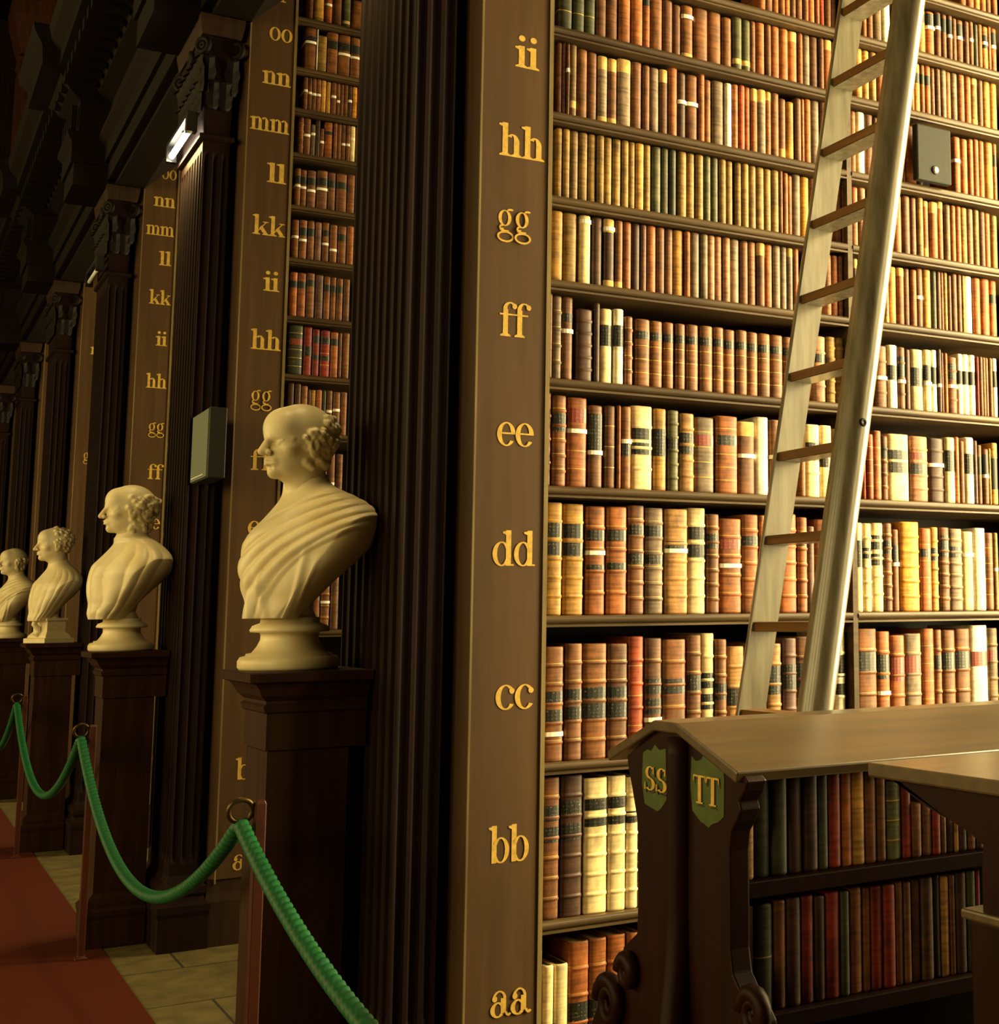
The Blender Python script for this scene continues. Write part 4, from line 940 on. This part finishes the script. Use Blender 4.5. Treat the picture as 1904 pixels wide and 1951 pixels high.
def head_mesh(style, h, seed):
    lo = np.array([-.165, -.115, -.17]); hi = np.array([.135, .115, .145])
    n = ((hi - lo) / h).astype(int) + 1
    g = np.stack(np.meshgrid(*[lo[i] + h * np.arange(n[i]) for i in range(3)], indexing='ij'), -1)
    A = g.copy(); A[..., 1] = np.abs(A[..., 1])          # mirrored halves
    d = ell(g, (-.022, 0, .030), (.104, .078, .087))
    d = smin(d, ell(g, (.022, 0, -.025), (.066, .060, .085)), .03)
    d = smin(d, ell(g, (.030, 0, -.075), (.048, .047, .036)), .025)      # jaw
    d = smin(d, ell(g, (-.004, 0, -.055), (.05, .056, .045)), .025)
    d = smin(d, sph(g, (.068, 0, -.094), .019), .014)                     # chin
    d = smin(d, ell(g, (.055, 0, .045), (.036, .055, .045)), .03)          # forehead
    d = smin(d, sph(A, (.052, .047, -.028), .017), .02)                   # cheek bone
    d = smax(d, -ell(A, (.096, .031, -.010), (.022, .024, .0125)), .009)    # eye socket
    d = smin(d, cap(A, (.083, .010, .010), (.047, .056, .003), .0105, .006), .010)  # brow
    d = smin(d, sph(A, (.0668, .031, -.009), .0135), .002)               # eyeball
    d = smin(d, cap(A, (.0785, .021, -.0045), (.071, .044, -.0035), .0032), .003)
    d = smin(d, cap(A, (.076, .021, -.0155), (.070, .043, -.015), .0028), .004)
    d = smin(d, cap(g, (.086, 0, .008), (.111, 0, -.036), .0085, .0115), .006)  # nose
    d = smin(d, sph(A, (.098, .0125, -.0385), .009), .005)
    d = smin(d, ell(g, (.078, 0, -.064), (.016, .026, .018)), .012)       # mouth mound
    d = smin(d, cap(A, (.095, 0, -.0585), (.084, .021, -.062), .0052, .0024), .004)
    d = smin(d, cap(A, (.093, 0, -.0715), (.084, .018, -.069), .0062, .0028), .004)
    d = smax(d, -cap(A, (.1005, 0, -.0648), (.087, .024, -.0655), .003, .002), .002)
    d = smax(d, -cap(A, (.092, 0, -.082), (.086, .012, -.081), .004), .008)
    ear = smax(ell(A, (-.012, .0775, -.018), (.019, .010, .033)), -ell(A, (-.009, .089, -.012), (.010, .008, .018)), .004)
    d = smin(d, ear, .005)
    d = smin(d, cap(g, (-.030, 0, -.05), (-.045, 0, -.30), .052, .058), .03)  # neck
    rnd = random.Random(seed); curls = []
    if style == 'curls':     # bald crown, thick curls round the back and sides
        for i in range(210):
            th = rnd.uniform(math.radians(66), math.radians(180)); z = rnd.uniform(-.07, .085); s = rnd.choice((-1, 1))
            if z > .085 - max(0, (math.radians(120) - th)) * .07: continue
            curls.append((th, z, s, rnd.uniform(.007, .0125)))
    elif style == 'swept':
        for i in range(150):
            th = rnd.uniform(math.radians(72), math.radians(180)); z = rnd.uniform(-.10, .06); s = rnd.choice((-1, 1)); curls.append((th, z, s, rnd.uniform(.008, .015)))
    elif style == 'short':
        for i in range(230):
            th = rnd.uniform(math.radians(20), math.radians(180)); z = rnd.uniform(-.05, .118); s = rnd.choice((-1, 1))
            if z < .085 - max(0, math.radians(75) - th) * -.06 and th < math.radians(75): continue
            curls.append((th, z, s, rnd.uniform(.006, .010)))
    else:
        for i in range(45):
            th = rnd.uniform(math.radians(80), math.radians(180)); z = rnd.uniform(-.07, .02); s = rnd.choice((-1, 1)); curls.append((th, z, s, rnd.uniform(.009, .013)))
    hair = None
    for th, z, s, r in curls:
        rr = math.sqrt(max(.03, 1 - ((z - .03) / .087) ** 2)) if z > -.02 else .82 + (z + .02) * 2
        ex = 1.0 + (.16 if style == 'swept' and th > 2.0 else .04)
        c = (-.022 + .104 * rr * ex * math.cos(th), s * .080 * rr * math.sin(th) * 1.03, z)
        t = np.array([-math.sin(th), s * math.cos(th), -.8]); t /= np.linalg.norm(t)
        e = np.array(c) + t * r * 1.1
        q = cap(g, c, e, r, r * .75)
        hair = q if hair is None else smin(hair, q, .0035)
    if hair is not None: d = smin(d, hair, .006)
    d = smax(d, -(g[..., 2] + .158), .002)
    return surface_nets(d, lo, h)
def interp_rows(tab, z):
    zs = [r[0] for r in tab]; return [float(np.interp(z, zs, [r[i] for r in tab])) for i in range(1, len(tab[0]))]
def torso(style):
    # z, centre forward, centre to the bust's left, half depth, half width
    tab = [(.147, .078, .004, .054, .086), (.165, .075, .008, .060, .092), (.20, .060, .018, .068, .108), (.24, .050, .028, .080, .138), (.27, .041, .037, .088, .163), (.31, .026, .057, .098, .198), (.36, .012, .082, .110, .218), (.40, .002, .086, .108, .218),
           (.43, -.012, .09, .100, .196), (.46, -.02, .085, .088, .168), (.485, -.026, .074, .076, .140), (.505, -.03, .058, .068, .112), (.525, -.032, .034, .062, .086), (.545, -.034, .016, .058, .068), (.58, -.036, .006, .053, .055), (.63, -.03, .0, .05, .05)]
    if style == 'full': tab = [(z, cf + .012, cs * .8, rf * 1.12, rs * .98) for z, cf, cs, rf, rs in tab]
    if style == 'slim': tab = [(z, cf + .004, cs * .85, rf, rs * .9) for z, cf, cs, rf, rs in tab]
    na, nz = 200, 190; V = []
    zs = np.linspace(.147, .63, nz)
    k5 = np.ones(9) / 9
    for iz, z in enumerate(zs):
        cf, cs, rf, rs = [np.mean([interp_rows(tab, min(.63, max(.147, z + e)))[i] for e in (-.012, -.006, 0, .006, .012)]) for i in range(4)]
        for ia in range(na):
            th = 2 * math.pi * ia / na; ct, st = math.cos(th), math.sin(th); p = 2 / 2.35
            f = cf + rf * math.copysign(abs(ct) ** p, ct); s = cs + rs * math.copysign(abs(st) ** p, st)
            L = .666 * f - .745 * s; front = max(0, min(1, (ct * .8 + abs(st) * .35 + .25))) * (1 - .65 * max(0, -st) ** 1.5)
            disp = 0.0
            if style == 'toga':
                R_ = math.hypot(L + .20, z - .10); dr = R_ - .285
                if 0 < dr < .15 and z < .535:
                    env = min(1, dr / .02) * min(1, (.15 - dr) / .02 + .4) * min(1, (.54 - z) / .02)
                    ph = dr / .029 + .5 * math.sin(L * 14 + z * 5)
                    disp += env * (.0125 * (abs(math.sin(math.pi * ph)) ** .75) + .006)
                for l0, wd, z0, z1 in ((.012, .008, .15, .37), (-.022, .010, .15, .33), (.075, .009, .15, .30), (.105, .009, .15, .30)):
                    lc = l0 + (z - .15) * (-.20 if l0 < .05 else .1)
                    e = max(0, min(1, (z1 - z) / .06)); disp += .0075 * e * math.exp(-((L - lc) / wd) ** 2)
            else:
                fr = 11 if style == 'full' else 16
                ph = (th * fr / 2 + (z - .3) * (9 if style == 'full' else 5) * math.sin(th) + .6 * math.sin(z * 22))
                env = max(0, min(1, (.50 - z) / .06)) * max(0, min(1, (z - .12) / .05))
                disp += (.013 if style == 'full' else .007) * env * (abs(math.sin(ph)) ** .8 - .5)
                if z < .22 and style == 'full': disp += .016 * math.exp(-((z - .185) / .03) ** 2) * (.5 + .5 * math.sin(th * 5 + 1))
                cz = .515 + .012 * ct
                if abs(z - cz) < .022 and style == 'full': disp += .012 * (1 - abs(z - cz) / .022)
            nl = math.hypot(ct / rf, st / rs); f += disp * ct / rf / nl * front; s += disp * st / rs / nl * front
            q = .78 * s - .62 * z + .054
            if q > 0 and z < .46: s -= q * .78 * .93
            q = -.80 * s - .60 * z - .008
            if q > 0 and z < .46: s += q * .80 * .93
            if f < -.098 and z < .5: f = -.098 + (f + .098) * .2
            V.append((f, s, z))
    F = []
    for iz in range(nz - 1):
        for ia in range(na):
            a = iz * na + ia; b_ = iz * na + (ia + 1) % na; F.append((a, b_, b_ + na, a + na))
    F.append(tuple(reversed(range(na))))
    return V, F
def mesh_obj(name, V, F, mat, parent, smooth=True):
    me = bpy.data.meshes.new(name); me.from_pydata([tuple(v) for v in V], [], [tuple(int(i) for i in f) for f in F]); me.materials.append(mat)
    for p_ in me.polygons: p_.use_smooth = smooth
    me.update(); o = bpy.data.objects.new(name, me); COL.objects.link(o); o.parent = parent; return o
def bust(k, x, style, tor, yaw, hyaw, label, res, square=False, sc=1.0):
    yk = Y0 + PITCH * k
    b_ = thing('marble_bust', (x, yk + .45, 1.3525), label, 'bust', 'marble busts along the hall', math.pi + math.radians(yaw)); b_.scale = (sc, sc, sc)
    V, F = head_mesh(style, res, 3 + k)
    ca, sa = math.cos(math.radians(hyaw - yaw)), math.sin(math.radians(hyaw - yaw))
    V = V * np.array([1, 1, 1]); X = V[:, 0] * ca - V[:, 1] * sa; Y = V[:, 0] * sa + V[:, 1] * ca
    V = np.stack([X + .012, Y + .006, V[:, 2] + .665], 1)
    h = mesh_obj('head', V, F, M['marble'], b_)
    V, F = torso(tor); cw, sw = math.cos(math.radians(yaw)), math.sin(math.radians(yaw)); W_ = []
    for f, s_, z in V:      # the back stays clear of the pilaster
        ov = x + sc * (-f * cw + s_ * sw) - 1.218
        if ov > 0: f += ov * cw / sc; s_ -= ov * sw / sc
        W_.append((f, s_, z))
    V = W_; mesh_obj('draped_torso', V, F, M['marble'], b_)
    q = MB()
    if square:
        q.molded(-.075, .075, -.085, .085, [(0, .03), (.03, .03), (.035, .015), (.05, .01), (.075, -.01), (.14, -.01), (.15, .0), (.165, .0)], M['marble'])
        q.tube([(.10, 0, .05), (.075, 0, .07), (.085, 0, .10), (.11, 0, .125), (.10, 0, .15)], .018, M['marble'], 10)
    else:
        q.lathe([(.135, 0), (.141, .008), (.141, .026), (.134, .037), (.120, .040), (.118, .046), (.104, .048), (.09, .066), (.081, .085), (.08, .1), (.084, .106), (.109, .108), (.111, .114), (.104, .126), (.083, .134), (.082, .142), (.082, .15)], M['marble'], 48)
    # the stone left standing behind the drapery, down to the socle
    q.loft([[(cx + a * math.cos(t), cy + b2_ * math.sin(t), z) for t in np.linspace(0, 2 * math.pi, 28, endpoint=False)] for z, cx, cy, a, b2_ in ((.148, .0, 0, .07, .075), (.18, .01, .0, .055, .07), (.24, .015, .01, .06, .09), (.32, .0, .03, .06, .12))], M['marble'], smooth=True)
    s = q.build('socle', None); s.parent = b_; s.matrix_parent_inverse = Matrix.Identity(4)
    return b_
bust(0, 1.035, 'curls', 'toga', 38, 20, 'largest marble bust, bald man with back curls and draped toga, facing left', .0026)
bust(1, 1.035, 'swept', 'full', 32, 2, 'marble bust of a balding man with swept-back hair, high collar and robe', .004, sc=1.03)
bust(2, 1.035, 'short', 'slim', 28, 8, 'marble bust of a man with short curly hair on a squared socle', .0045, True)
bust(3, 1.035, 'rim', 'toga', 30, 18, 'small-looking bald marble bust cut off by the left edge', .005)
